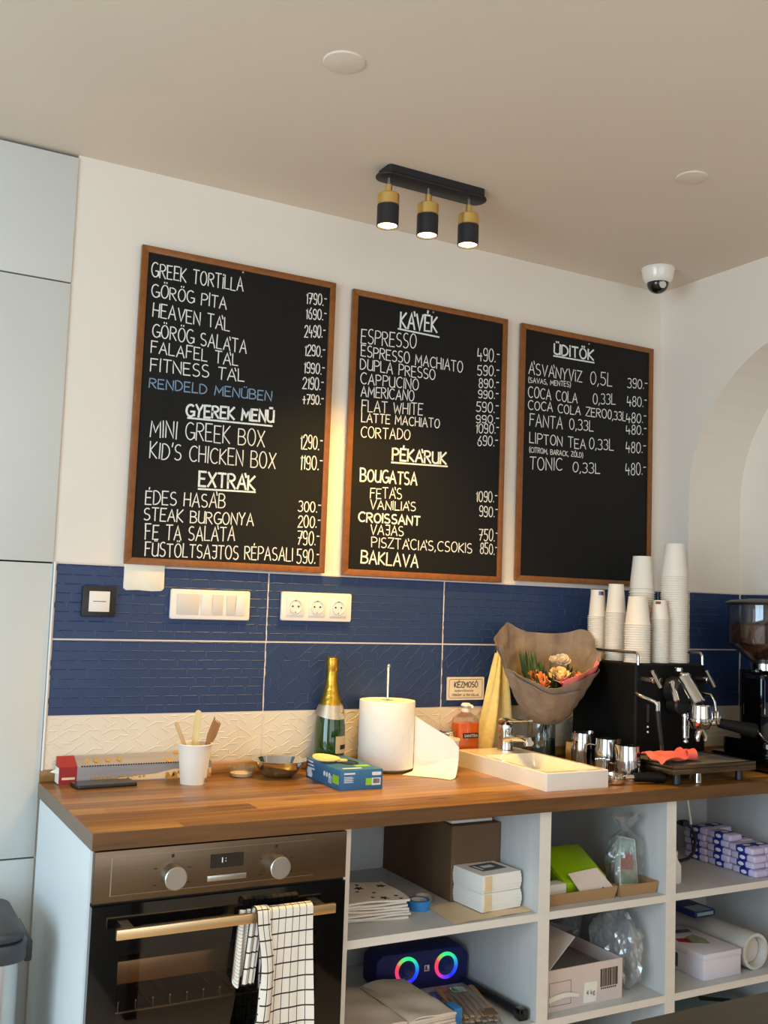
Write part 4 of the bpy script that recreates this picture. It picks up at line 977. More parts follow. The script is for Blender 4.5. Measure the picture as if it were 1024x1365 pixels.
# liquid soap
t = thing('soap_bottle', 'clear pump bottle of orange hand soap behind the basin', 'soap bottle', (1.303, -.042, Zc))
b = MB(); b.prism(rrect(-.041, .041, -.022, .022, .012, 5), FLATP, .001, .124, bev=.002)
b.done('orange_soap', 'orange', t)
def shell(pr, b, mi=0):
    rings = []
    for (hx, hy, r, z) in pr: rings.append([(x, y, z) for x, y in rrect(-hx, hx, -hy, hy, r, 4)])
    for a, c in zip(rings, rings[1:]):
        for i in range(len(a)): b.poly([a[i], a[(i + 1) % len(a)], c[(i + 1) % len(a)], c[i]], mi, True)
b = MB(); shell([(.0425, .0235, .012, 0), (.0425, .0235, .012, .126), (.040, .0225, .012, .138), (.026, .018, .012, .150), (.014, .014, .0135, .157), (.0125, .0125, .012, .168)], b); b.done('clear_bottle', 'glass', t)
b = MB(); b.cyl((0, 0, .158), (0, 0, .170), .0145, n=28, bev=.001); b.cyl((0, 0, .17), (0, 0, .18), .007, n=16); b.lathe([(0, .187), (.012, .186), (.0165, .180), (.0165, .177), (0, .176)], 24); b.tube([(0, -.01, .181), (0, -.034, .180), (0, -.040, .174)], .0045, 10); b.done('pump', 'cup', t)
b = MB(); b.box(-.023, .034, -.0245, -.0225, .078, .094); lb = b.done('name_label', 'ink', t)
b = MB(); b.text('SANITRA', .0135, lambda a, c: (-.0200 + a * .95, -.0249, .0812 + c)); b.done('name_lettering', 'printwhite', lb)

# hand basin and tap
bx0, bx1, by0, by1, bh = 1.2385, 1.4585, -.546, -.095, .0495
t = thing('hand_basin', 'low white rectangular hand basin set on the worktop', 'basin', ((bx0 + bx1) / 2, (by0 + by1) / 2, Zc)); w_, d_ = (bx1 - bx0) / 2, (by1 - by0) / 2
b = MB(); t2 = bmesh.new()
def ringpts(x0, x1, y0, y1, r, z): return [(x, y, z) for x, y in rrect(x0, x1, y0, y1, r, 4)]
rings = [ringpts(-w_, w_, -d_, d_, .003, 0), ringpts(-w_, w_, -d_, d_, .003, bh - .002), ringpts(-w_ + .0015, w_ - .0015, -d_ + .0015, d_ - .0015, .003, bh),
         ringpts(-w_ + .016, w_ - .016, -d_ + .022, d_ - .125, .012, bh), ringpts(-w_ + .018, w_ - .018, -d_ + .024, d_ - .127, .012, bh - .003), ringpts(-w_ + .034, w_ - .034, -d_ + .05, d_ - .155, .015, .010)]
for a, c in zip(rings, rings[1:]):
    for i in range(len(a)): b.poly([a[i], a[(i + 1) % len(a)], c[(i + 1) % len(a)], c[i]], 0, True)
b.poly(rings[-1]); b.poly(rings[0][::-1])
bmesh.ops.remove_doubles(b.bm, verts=b.bm.verts[:], dist=1e-5); bmesh.ops.recalc_face_normals(b.bm, faces=b.bm.faces[:]); b.done('basin_body', 'ceramic', t)
b = MB(); b.lathe([(0, .0125), (.018, .0125), (.02, .0105), (0, .0105)], 24, c=(0, -.02, 0)); b.done('drain', 'chrome', t)
t = thing('tap', 'chrome single lever tap on the back of the basin', 'tap', (1.377, -.158, Zc + bh))
b = MB(); b.lathe([(0, 0), (.027, 0), (.027, .003), (.0235, .006), (.0215, .03), (.021, .055), (.0225, .070), (.021, .080), (.012, .086), (0, .087)], 36)
def ellpath(P, rx, rz, mi=0):
    n = 16; rings = []
    for (x, y, z), a, c in zip(P, rx, rz): rings.append([(x + a * math.cos(2 * PI * k / n), y, z + c * math.sin(2 * PI * k / n)) for k in range(n)])
    for A, B in zip(rings, rings[1:]):
        for k in range(n): b.poly([A[k], A[(k + 1) % n], B[(k + 1) % n], B[k]], mi, True)
    b.poly(rings[0][::-1], mi); b.poly(rings[-1], mi)
ellpath([(0, .0, .032), (0, -.03, .040), (0, -.07, .047), (0, -.105, .050), (0, -.125, .046), (0, -.130, .040)], [.019, .018, .0165, .0155, .015, .012], [.014, .012, .0105, .0105, .011, .008])
b.cyl((0, -.115, .044), (0, -.115, .031), .0115, n=20, bev=.001); b.done('body', 'chrome', t)
b = MB()
ellpath([(0, .026, .082), (0, .012, .092), (0, -.02, .096), (0, -.06, .099), (0, -.10, .103), (0, -.128, .107)], [.012, .020, .019, .014, .011, .009], [.006, .010, .008, .005, .004, .003]); b.done('lever', 'chrome', t)

# yellow towel on a hook
t = thing('wall_hook', 'small white hook on the tiles holding the yellow towel', 'hook', (1.452, YT - .001, 1.255))
b = MB(); b.prism(rrect(-.012, .012, -.02, .024, .008), WALLP, -.006, .001, bev=.0015); b.tube([(0, -.004, -.006), (0, -.018, -.012), (0, -.026, -.006), (0, -.028, .004)], .0045, 10); b.done('hook_body', 'switch', t)
t = thing('yellow_towel', 'pale yellow terry towel hanging from a hook beside the bouquet', 'towel', (1.435, -.03, 1.245))
def ytowel(u, v):
    hw = .012 + .058 * v ** .85; c = -.010 * v
    x = c + (u - .5) * 2 * hw - .006 * v
    y = -.004 - .012 * v * (1 - v) * 2 + (.004 + .016 * v) * math.sin(u * 9.5 + 1.0) * (1 - .25 * v) + .003 * math.sin(u * 23 + v * 4)
    return (x, y, -.31 * v - .012 * math.sin(u * 3) * v)
b = MB(); b.sheet(ytowel, 48, 40, .006); b.done('terry_cloth', 'towelyellow', t)

# vase with wrapped bouquet
VX, VY = 1.535, -.135
t = thing('glass_vase', 'glass vase of dark water behind the basin holding the bouquet', 'vase', (VX, VY, Zc))
b = MB(); b.lathe([(0, 0), (.046, 0), (.048, .004), (.046, .06), (.045, .15), (.0435, .15), (.0445, .06), (.0455, .008), (0, .007)], 40); b.done('vase_glass', 'glass', t)
b = MB(); b.lathe([(0, .008), (.0445, .008), (.0435, .078), (0, .078)], 32); b.done('water', 'leafdark', t)
t = thing('bouquet', 'bouquet of mixed flowers wrapped in greyish brown paper', 'bouquet', (VX - .004, VY - .03, 1.03))
va = math.atan2(-.874, -.4776)      # bearing of the viewer
def wrap(u, v, flare=1.0, lift=0):
    a = 2 * PI * u; back = -math.cos(a - va); side = math.sin(a - va)   # back: 1 far side, -1 near side; side +1: image right
    r = .028 + (.150 + .012 * math.sin(3 * a + .6)) * v ** .70 * flare
    hgt = .148 + .058 * (back + 1) + .070 * math.exp(-((side + .86) / .22) ** 2) * (back > -.45) + .030 * math.exp(-((side - .75) / .25) ** 2) * (back > .1) + .030 * math.exp(-((back - .85) / .25) ** 2) - .02 * math.exp(-((side) / .35) ** 2) * (back < 0)
    pl = .006 * math.sin(11 * a) * v + .004 * math.sin(5 * a + 6 * v) + .0035 * math.sin(17 * a + 21 * v) * math.sin(9 * a - 13 * v)
    r += pl
    tip = v ** 1.15
    return (r * math.cos(a) - .018 * v, r * math.sin(a) * .80 - .035 * v, hgt * tip + lift)
b = MB(); b.sheet(lambda u, v: wrap(u, v), 88, 22, .0012, wrap=True); b.done('wrapping_paper', 'greige', t)
b = MB()
def flapf(u, v):
    # overlapping front fold of the wrapping
    uu = (va / (2 * PI)) % 1 + (u - .62) * .28; p = Vector(wrap(uu, min(1, v * (.98 - .18 * u)), 1.0)); q = Vector((p.x + .018 * v, p.y + .035 * v, 0)); n = q.normalized() * (.004 + .010 * u * (1 - u) * 2)
    return p + n
b.sheet(flapf, 24, 18, .0012); b.done('front_fold', 'greige', t)
b = MB()
def pinkf(u, v):
    uu = (va / (2 * PI)) % 1 + .03 + u * .20; p = Vector(wrap(uu, .74 + .34 * v, .93)); return (p.x, p.y, p.z + .004)
b.sheet(pinkf, 26, 8, .001); b.done('pink_lining', 'pinkpaper', t)
view = Vector((-.4776, -.874, 0)); rt_ = Vector((.874, -.4776, 0))
def at(rr, tt, z): p = rt_ * rr + view * tt; return (p.x - .018, p.y * .9 - .035, z)
def rose(name, c, R, mat, lab, seed=0):
    rnd = random.Random(seed); b = MB(); ax = (Vector((-.3, -.55, .8))).to_track_quat('Z', 'Y').to_matrix().to_4x4()
    def P(q): return (ax @ Vector(q)) + Vector(c)
    for layer, (n, r0, hh, op) in enumerate(((3, .30, 1.0, .12), (4, .52, .95, .30), (5, .78, .82, .55), (6, 1.0, .62, .85))):
        for k in range(n):
            a0 = 2 * PI * k / n + layer * .7 + rnd.uniform(-.2, .2); wd = 2 * PI / n * .85
            def pet(u, v, a0=a0, wd=wd, r0=r0, hh=hh, op=op):
                a = a0 + (u - .5) * wd * (1 - .25 * v * v); rr = R * (r0 * .35 + r0 * .65 * v ** .7 + op * .25 * max(0, v - .7)); z = R * (hh * v * 1.1 - .25 * max(0, v - .75) * op - .5 - .12 * (2 * u - 1) ** 2 * v)
                return P((rr * math.cos(a), rr * math.sin(a), z))
            b.sheet(pet, 8, 6, .0008)
    b.ball(P((0, 0, 0)), R * .45, 2)
    o = b.done(name, mat, t); o['label'] = lab; return o
rose('rose', at(-.045, .030, .150), .030, 'peach', 'peach orange rose at left', 1)
rose('rose', at(-.028, .055, .135), .024, 'peach', 'small orange rose low at the left', 2)
rose('rose', at(.030, .035, .160), .034, 'yellowrose', 'pale yellow rose in the middle', 3)
rose('rose', at(.052, .062, .138), .024, 'pinkrose', 'magenta rose low at right', 4)
rose('rose', at(.045, -.030, .205), .025, 'whiterose', 'ivory rose highest at right', 5)
rose('rose', at(.018, -.035, .205), .016, 'whiterose', 'small ivory bud beside the ivory rose', 6)
rose('rose', at(.085, .020, .155), .022, 'peach', 'orange rose against the pink lining', 8)
b = MB(); rr = random.Random(9)
for k in range(190):
    x, y = rr.uniform(-.10, .09), rr.uniform(-.07, .075); base = Vector(at(x * .55, y * .5, .07)); tip = Vector(at(x, y, .145 + .05 * rr.random() - .25 * y + (.03 if x < -.02 and y < .02 else 0)))
    d = (tip - base); s = d.cross(Vector((rr.uniform(-1, 1), rr.uniform(-1, 1), .2))).normalized() * rr.uniform(.004, .009)
    mid = base + d * .72; b.poly([base, mid + s, tip, mid - s], rr.choice((0, 0, 1)))
b.done('foliage', ['leaf', 'leafdark'], t)
b = MB()
for k in range(9): a = k * 2.4; b.tube([(.012 * math.cos(a), .012 * math.sin(a), .02), (.022 * math.cos(a + 1), .030 + .02 * math.sin(a + 1), -.10)], .003, 6)
b.done('stems', 'leafdark', t)

# milk jugs left of the machine
def jug(loc, lab, h, r, rz, hm='silver'):
    t = thing('milk_jug', lab, 'jug', loc, rz, 'steel milk jugs beside the espresso machine')
    b = MB()
    def wall(u, v, k=1.0):
        a = 2 * PI * u; rr = r * (1.0 - .12 * smooth(.55, 1, v) + .05 * smooth(.0, .12, v) - .05) * k
        sp = max(0, math.cos(a)) ** 8 * smooth(.7, 1, v) * .010
        return ((rr + sp) * math.cos(a), rr * math.sin(a), .0015 + (h - .0015) * v + sp * .3)
    b.sheet(wall, 40, 14, .0012, wrap=True); b.lathe([(0, 0), (r * .97, 0), (r * .985, .002), (0, .002)], 40); b.done('jug_wall', 'silver', t)
    b = MB(); b.prism(rrect(-r - .027, -r + .006, h * .18, h * .80, .010, 5), lambda x, z, d: (x, d, z), -.0065, -.0045)
    b.tube([(-r * .93, 0, h * .80), (-r - .022, 0, h * .80), (-r - .027, 0, h * .74), (-r - .026, 0, h * .28), (-r - .02, 0, h * .2)], .0052, 10); b.bm.free()
    b = MB(); b.sheet(lambda u, v: ((lambda P: (P[0], (u - .5) * .022, P[1]))([(-r * .92, h * .80), (-r - .014, h * .815), (-r - .024, h * .77), (-r - .026, h * .5), (-r - .024, h * .26), (-r - .019, h * .17)][min(5, int(v * 5 + .5))])), 2, 5, .0016); b.done('handle', hm, t)
    return t
jug((1.600, -.262, Zc), 'steel milk jug with brass coloured handle, leftmost behind the basin', .112, .0385, math.radians(8), 'brass')
jug((1.604, -.372, Zc), 'steel milk jug standing between the two other jugs', .108, .0375, math.radians(-60))
jug((1.600, -.470, Zc), 'steel milk jug nearest the pink cloth, handle pointing right', .101, .0365, math.radians(152))
t = thing('shot_jug', 'tiny steel jug tucked in front of the middle milk jug', 'jug', (1.545, -.418, Zc))
b = MB(); b.lathe([(0, 0), (.022, 0), (.024, .003), (.022, .04), (.0235, .055), (.0225, .055), (.021, .04), (.0225, .004), (0, .003)], 32); b.tube([(.022, -.006, .045), (.036, -.014, .042), (.036, -.014, .02), (.022, -.006, .014)], .003, 8); b.done('jug_wall', 'chrome', t)
t = thing('portafilter', 'loose portafilter with black handle lying right of the basin', 'portafilter', (1.512, -.505, Zc))
b = MB(); b.lathe([(0, .002), (.030, .002), (.033, .006), (.034, .018), (.036, .020), (.036, .026), (.0335, .027), (.031, .010), (0, .008)], 36); b.cyl((.030, -.011, .0175), (.062, -.022, .0195), .007, n=16); b.done('filter_basket', 'chrome', t)
b = MB(); b.cyl((.058, -.0205, .0195), (.150, -.0515, .0195), .0125, .0175, n=28, bev=.004); p = b.done('handle', 'black', t)
b = MB(); b.cyl((.1495, -.0513, .0195), (.1520, -.0521, .0195), .0085, n=20); b.done('end_cap', 'silver', p)

# ================================================================== espresso machine
MX0, MX1, MYF, MYB, MZ = 1.700, 2.000, -.39, -.085, 1.2360
mx = (MX0 + MX1) / 2; hw = (MX1 - MX0) / 2; md = MYB - MYF
t = thing('espresso_machine', 'black espresso machine with chrome brew group in the right corner', 'espresso machine', (mx, MYF, Zc))
H = MZ - Zc
b = MB(); b.box(-hw, hw, 0, md, .012, H, bev=.008, seg=3); b.done('body', 'black', t)
for x in (-hw + .03, hw - .03):
    for y in (.03, md - .03):
        b = MB(); b.cyl((x, y, 0), (x, y, .014), .014, n=18, bev=.002); b.done('foot', 'chrome', t)
for s, x in ((0, -hw + .012), (1, hw - .012)):
    y0, y1 = .005, md - .03; zr = .034
    b = MB(); pts = [(x, y0, H - .004)] + [(x, y0 + .014 - .014 * math.cos(a), H + zr - .014 + .014 * math.sin(a)) for a in (PI / 2 * k / 5 for k in range(6))] + [(x, y1 - .014 + .014 * math.sin(a), H + zr - .014 + .014 * math.cos(a)) for a in (PI / 2 * k / 5 for k in range(6))] + [(x, y1, H - .004)]
    b.tube(pts, .0052, 12); b.done('cup_rail', 'chrome', t)
# drip tray
b = MB(); dx0, dx1, dy0, dy1 = 1.645 - mx, 1.982 - mx, -.61 - MYF, -.004
b.box(dx0, dx1, dy0, dy1, .034, .050, bev=.003); b.box(dx0, dx1, dy0, dy0 + .012, .050, .060, bev=.002); b.box(dx0, dx1, dy1 - .012, dy1, .05, .060, bev=.002)
b.box(dx0, dx0 + .012, dy0 + .012, dy1 - .012, .05, .060, bev=.002); b.box(dx1 - .012, dx1, dy0 + .012, dy1 - .012, .05, .060, bev=.002); p = b.done('drip_tray', 'steel', t)
b = MB(); k = dx0 + .016
while k < dx1 - .016: b.box(k, k + .0042, dy0 + .014, dy1 - .014, .052, .0585); k += .0088
b.done('tray_grille', 'mesh', p)
b = MB(); b.box(dx0 + .012, dx1 - .012, dy0 + .012, dy1 - .012, .05, .0515); b.done('tray_bottom', 'dark', p)
for x, mt in ((dx0 + .045, 'blackplastic'), (dx0 + .13, 'chrome'), (dx1 - .035, 'blackplastic')):
    b = MB(); b.cyl((x, dy0 + .035, 0), (x, dy0 + .035, .035), .012, .010, n=18, bev=.002); b.done('foot', mt, t)
# brew group: black bell, chrome cap, slanting neck, ring, drain, spouts, portafilter
Gz = 1.10 - Zc
b = MB(); b.cyl((0, .0, Gz + .055), (0, -.055, Gz + .055), .043, .038, n=36, bev=.006); b.cyl((0, 0, Gz + .01), (0, -.05, Gz + .01), .030, n=30, bev=.006); b.done('group_bell', 'blackplastic', t)
b = MB(); b.cyl((-.010, -.040, Gz + .115), (-.010, -.040, Gz + .128), .0135, n=12, bev=.002); b.lathe([(0, 0), (.018, 0), (.020, .004), (.020, .010), (.015, .015), (0, .016)], 24, c=(0, -.055, Gz + .098))
b.cyl((-.002, -.050, Gz + .100), (.004, -.112, Gz + .022), .0215, .0225, n=24, bev=.003)
b.cyl((0, -.122, Gz - .022), (0, -.122, Gz + .022), .037, .034, n=36, bev=.004); b.cyl((0, -.122, Gz - .030), (0, -.122, Gz - .02), .0385, n=36, bev=.002)
p = b.done('group_head', 'chrome', t)
b = MB(); b.cyl((-.030, -.030, Gz + .085), (-.034, -.056, Gz + .022), .010, .013, n=18, bev=.003); b.done('chrome_fin', 'chrome', p)
b = MB(); b.cyl((0, -.06, Gz - .010), (0, -.06, Gz - .088), .0125, n=22, bev=.002); b.cyl((0, -.06, Gz - .012), (0, -.06, Gz - .024), .0155, n=22, bev=.002); b.cyl((0, -.06, Gz - .05), (0, -.06, Gz - .056), .0145, n=22, bev=.001); b.cyl((0, -.06, Gz - .088), (0, -.06, Gz - .104), .0075, .0065, n=16, bev=.001); b.cyl((0, -.06, Gz - .095), (0, -.06, Gz - .1), .0095, n=6); b.done('drain_pipe', 'chrome', t)
b = MB(); b.cyl((0, -.122, Gz - .052), (0, -.122, Gz - .029), .026, .034, n=30, bev=.003)
for s in (-1, 1): b.tube([(0, -.122, Gz - .050), (s * .010, -.124, Gz - .062), (s * .017, -.126, Gz - .078), (s * .016, -.126, Gz - .088)], [.010, .009, .0075, .0065], 12)
b.cyl((.026, -.135, Gz - .034), (.062, -.148, Gz - .030), .009, n=16, bev=.002); b.box(.036, .050, -.158, -.128, Gz - .036, Gz + .004, bev=.003); p = b.done('portafilter', 'chrome', t)
b = MB(); b.cyl((.050, -.144, Gz - .032), (.146, -.208, Gz - .052), .0145, .0215, n=28, bev=.004); h = b.done('portafilter_handle', 'black', p)
b = MB(); b.cyl((.1455, -.2077, Gz - .0519), (.1485, -.2097, Gz - .0525), .0085, n=20); b.done('end_cap', 'silver', p)
# steam and water levers with their wands
for x, wx in ((-.120, 0), (.110, 1)):
    b = MB(); b.cyl((x, .002, Gz + .088), (x + .004, -.045, Gz + .088), .010, n=18, bev=.002); b.cyl((x - .008, -.046, Gz + .118), (x + .020, -.054, Gz + .066), .0065, .0075, n=16, bev=.002); b.done('valve_lever', 'silver', t)
b = MB(); b.tube([(-.148, .0, Gz + .045), (-.146, -.030, Gz + .036), (-.122, -.052, Gz + .024), (-.113, -.055, Gz + .012), (-.112, -.055, Gz - .01)], .0062, 12); b.cyl((-.1125, -.055, Gz + .026), (-.111, -.055, Gz - .004), .0085, n=18, bev=.002); w_ = b.done('steam_wand', 'silver', t)
b = MB(); b.tube([(-.111, -.055, Gz - .004), (-.108, -.056, Gz - .04), (-.098, -.058, Gz - .105)], [.0085, .0075, .007], 14); b.done('rubber_sleeve', 'blackplastic', w_)
b = MB(); b.tube([(-.098, -.058, Gz - .105), (-.096, -.058, Gz - .122)], [.0075, .006], 14); b.done('wand_tip', 'silver', w_)
b = MB(); b.tube([(.125, .0, Gz + .045), (.130, -.040, Gz + .040), (.134, -.052, Gz + .020), (.139, -.056, Gz - .03)], .006, 12); b.done('water_wand', 'silver', t)
for x, z, r in ((-.0995, Gz - .0585, .0034), (-.0995, Gz - .0745, .0034)):
    b = MB(); b.ball((x, -.001, z), r, 2); b.done('indicator_light', 'printwhite', t)
b = MB(); b.cyl((-.052, .002, Gz + .0845), (-.052, -.007, Gz + .0845), .0075, n=18, bev=.001); b.done('button', 'silver', t)
b = MB(); b.cyl((-.022, .002, Gz + .0845), (-.022, -.007, Gz + .0845), .0065, n=18, bev=.001); b.done('button', 'blackplastic', t)
b = MB(); b.box(-.104, -.095, -.0015, .001, Gz - .045, Gz + .01); b.done('gauge_strip', 'greyplastic', t)
# coral cloth on the tray
t = thing('cleaning_cloth', 'crumpled coral pink cloth lying on the drip tray', 'cloth', (1.70, -.535, Zc + .0605))
def cloth(u, v):
    x = -.078 + .165 * u; y = -.050 + .085 * v + .030 * u * (1 - v) - .014 * math.sin(u * 4)
    z = .004 + .016 * abs(math.sin(u * 5.3 + v * 2.6)) * (.35 + .65 * v) + .016 * smooth(.62, 1, u) * math.sin(v * PI) + .005 * math.sin(v * 9 + u * 5) + .005 + .012 * (1 - u) * v
    z = max(.0015, z - .05 * max(0, .10 - u) * 2)
    return (x, y, z)
b = MB(); b.sheet(cloth, 44, 30, .0028); b.done('folded_cloth', 'coral', t)
b = MB(); b.sheet(lambda u, v: (.058 + .030 * u + .012 * math.cos(2 * PI * v) * .6, -.012 + .014 * math.cos(2 * PI * v) * (1 + .5 * u), .018 + .013 * math.sin(2 * PI * v) * (1 + .3 * u)), 10, 22, .0026); b.done('curled_end', 'coral', t)

# paper cups stacked upside down on the machine
def cupmesh(name, r, h, sp):
    b = MB(); rt = r * .74
    b.lathe([(r - .0008, .0008), (r + .0010, 0), (r + .0030, .0012), (r + .0026, .0030), (r - .0006, .0034), (rt, h), (rt - .0012, h - .0002), (rt - .0016, h - .005), (0, h - .0052)], 36); return b
STK = [('A', 1.742, -.157, 22, .0300, .0895, .1392, 'leftmost stack of narrow cups on the espresso machine'),
       ('B', 1.7575, -.229, 25, .0325, .0945, .1541, 'second stack of cups from the left on the espresso machine'),
       ('C', 1.758, -.331, 16, .0398, .0905, .1187, 'wide front stack of cups at the corner of the machine'),
       ('D', 1.861, -.238, 31, .0408, .1085, .2367, 'tall back stack of wide cups, partly hidden behind the front stack'),
       ('E', 1.843, -.342, 23, .0280, .0625, .1376, 'stack of smallest cups in front of the tallest stack'),
       ('F', 1.918, -.329, 38, .0425, .1085, .2785, 'tallest stack of cups at the right of the machine')]
WHERE = {'A': 'leftmost narrow stack', 'B': 'second stack from the left', 'C': 'wide front stack', 'D': 'tall stack half hidden at the back', 'E': 'stack of the smallest cups', 'F': 'tallest stack at right'}
rr = random.Random(12)
for k, x, y, n, r, h, dz, lab in STK:
    src = cupmesh('paper_cup', r, h, dz / n).done('paper_cup', 'cup', loc=(x, y, MZ + .0004))
    tag(src, 'upside-down white paper cup nested in the ' + WHERE[k], 'cup', 'cups in the ' + WHERE[k])
    for i in range(1, n + 1):
        o = src.copy(); COL.objects.link(o); e = .0002
        o.location = (x + rr.uniform(-e, e), y + rr.uniform(-e, e), MZ + .0004 + dz * i / n - (.006 if (k == 'D' and i < n and i > n - 2) else 0))
        o.rotation_euler = (0, 0, rr.uniform(0, 6))
        if i == n:
            o['label'] = 'top cup, upside down, of the ' + WHERE[k]; o['group'] = 'top cups of the stacks'; o.rotation_euler = (0, 0, 0)
            if k in 'AE':
                mb = MB(); a0 = va + (.28 if k == 'A' else -.55)
                mb.sheet(lambda u, v: (lambda a, z: (lambda q: (q * math.cos(a), q * math.sin(a), z))((r + (r * .74 - r) * z / h) + .0007))(a0 + .75 * (u - .5), h * (.80 + .14 * v)), 8, 1, .0004)
                mb.done('red_label', 'red', o)
                mb = MB(); mb.sheet(lambda u, v: (lambda a, z: (lambda q: (q * math.cos(a), q * math.sin(a), z))((r + (r * .74 - r) * z / h) + .0011))(a0 - .36 + .3 * u, h * (.81 + .12 * v)), 4, 1, .0003)
                mb.done('blue_mark', 'ink2' if k == 'E' else 'bluetape', o)

# coffee grinder
t = thing('coffee_grinder', 'tall black coffee grinder with clear bean hopper at right edge', 'coffee grinder', (2.243, -.42, Zc))
b = MB(); b.prism(rrect(-.122, .12, -.13, .13, .02), FLATP, .008, .045, bev=.004); b.prism(rrect(-.085, .1, -.09, .12, .03), FLATP, .045, .09, bev=.004); b.prism(rrect(-.030, .085, -.07, .10, .03), FLATP, .09, .318, bev=.006); b.done('body', 'blackgloss', t)
for x in (-.1, .1):
    for y in (-.11, .11):
        b = MB(); b.cyl((x, y, 0), (x, y, .009), .012, n=14); b.done('foot', 'blackplastic', t)
b = MB(); b.prism(rrect(-.078, -.034, -.055, .03, .012), FLATP, .17, .305, bev=.004); b.box(-.074, -.036, -.05, .02, .058, .17, bev=.004); b.cyl((-.055, -.012, .31), (-.055, -.012, .322), .016, n=20, bev=.003); b.cyl((-.10, -.02, .313), (-.055, -.012, .313), .005, n=10); b.done('dispenser', 'blackgloss', t)
b = MB(); b.tube([(-.083, -.045, .12), (-.068, -.055, .098), (-.05, -.06, .088), (-.04, -.06, .088)], .004, 8); b.cyl((-.064, -.07, .06), (-.064, -.03, .06), .007, n=14); b.box(-.074, -.068, -.058, -.05, .18, .29); b.done('fork', 'chrome', t)
b = MB(); b.lathe([(.046, .318), (.050, .318), (.050, .340), (.046, .344), (0, .344)], 40); b.done('collar', 'silver', t)
b = MB(); b.lathe([(.044, .340), (.047, .342), (.117, .398), (.1215, .408), (.1215, .535), (.1185, .535), (.1185, .409), (.115, .401), (.044, .345)], 56); b.done('hopper', 'hopper', t)
b = MB(); b.lathe([(0, .347), (.043, .347), (.113, .402), (.1172, .411), (.1168, .466), (.08, .474), (.03, .470), (0, .474)], 48); b.done('beans', 'bean', t)
b = MB(); b.lathe([(.118, .532), (.128, .533), (.130, .537), (.128, .541), (.11, .548), (.05, .554), (0, .555)], 56); b.done('lid', 'blackplastic', t)
b = MB()
for k in range(6): a = k * 1.05; b.ball((.036 * math.cos(a + .3), .036 * math.sin(a + .3) , .352), .005, 1)
b.done('collar_screws', 'chrome', t)

# ================================================================== things on the shelves
def put(name, lab, cat, loc, rz=0, group=None): return thing(name, lab, cat, loc, rz, group)
z1 = S1 + .0003; z2 = S3 + .0003
t = put('kraft_box', 'big brown kraft box at the back of the widest unit upper shelf', 'box', (1.099, -.232, z1))
b = MB()
def kr(u, v):
    pr = u * 4; s = int(pr) % 4; f = pr - int(pr); X, Y = .0805, .188
    c = [(-X, -Y), (X, -Y), (X, Y), (-X, Y)]; p, q = c[s], c[(s + 1) % 4]
    n = {0: (0, -1), 1: (1, 0), 2: (0, 1), 3: (-1, 0)}[s]; wv = .0025 * math.sin(f * 40) * (s in (0, 3)) * math.sin(PI * f)
    return (p[0] + (q[0] - p[0]) * f + n[0] * -abs(wv), p[1] + (q[1] - p[1]) * f + n[1] * -abs(wv), .200 * v)
b.sheet(kr, 96, 6, .002, wrap=True); b.box(-.079, .079, -.186, .186, .192, .196); b.box(-.081, .081, -.19, -.0, .198, .2002); b.box(-.081, .081, .002, .19, .198, .2002)
b.done('carton', 'kraft', t)
tag(MB().box(1.03, 1.165, -.40, -.20, z1 + .2015, z1 + .2095, bev=.002).done('paper_pad', 'paper'), 'flat white pad lying on top of the kraft box', 'paper pad')
t = put('paper_sheet', 'thin cream paper sheet lying under the napkin packs', 'paper', (1.05, -.505, z1), math.radians(3)); b = MB(); b.sheet(lambda u, v: (-.13 + .255 * u + .02 * v, -.075 + .15 * v, .001 + .0018 * math.sin(u * 7) ** 2), 20, 10, .0008); b.done('sheet', 'cream', t)
def napkins(loc, rz, lab, hh, top=False):
    t = put('napkin_pack', lab, 'napkins', loc, rz, 'napkin packs stacked on the upper shelf'); b = MB(); W, D = .0655, .0655
    def nk(u, v):
        s = int(u * 4) % 4; f = u * 4 - int(u * 4); c = [(-W, -D), (W, -D), (W, D), (-W, D)]; p, q = c[s], c[(s + 1) % 4]; bl = .003 * math.sin(v * PI) - .0012 * abs(math.sin(v * 16))
        d = 1 + bl / W; return ((p[0] + (q[0] - p[0]) * f) * d, (p[1] + (q[1] - p[1]) * f) * d, hh * v)
    b.sheet(nk, 40, 16, .001, wrap=True); b.box(-W + .001, W - .001, -D + .001, D - .001, hh - .003, hh); b.done('paper_stack', 'paper', t)
    b = MB(); b.box(-W + .006, -W + .030, -D - .0035, -D - .0022, .003, hh - .003); b.done('paper_band', 'cream', t)
    return t
napkins((1.098, -.473, z1 + .0035), math.radians(4), 'lower of two white napkin packs beside the kraft box', .046)
napkins((1.097, -.472, z1 + .0505), math.radians(5), 'upper of two white napkin packs, dark card on top', .046)
t = put('dark_card', 'dark printed card lying on top of the napkin packs', 'card', (1.102, -.470, z1 + .0968), math.radians(8)); b = MB(); b.box(-.042, .042, -.03, .03, 0, .0012); b.done('card', 'ink2', t); b = MB(); b.box(-.018, .02, -.008, .012, .0012, .0016); b.box(-.036, -.03, -.02, .02, .0012, .0016); b.done('card_print', 'printwhite', t)
def roll(name, lab, loc, r, h, mat):
    t = put(name, lab, 'tape', loc); b = MB(); b.lathe([(r * .70, 0), (r, 0), (r, h), (r * .70, h), (r * .70, 0)], 40); b.done('tape', mat, t); b = MB(); b.lathe([(r * .62, .0005), (r * .70, .0005), (r * .70, h - .0005), (r * .62, h - .0005), (r * .62, .0005)], 40); b.done('core', 'cardcore', t); return t
roll('tape_roll', 'blue tape roll lying on the upper shelf', (.908, -.438, z1), .030, .024, 'bluetape')
roll('tape_roll', 'clear grey tape roll behind the blue tape', (.955, -.385, z1), .031, .016, 'film')
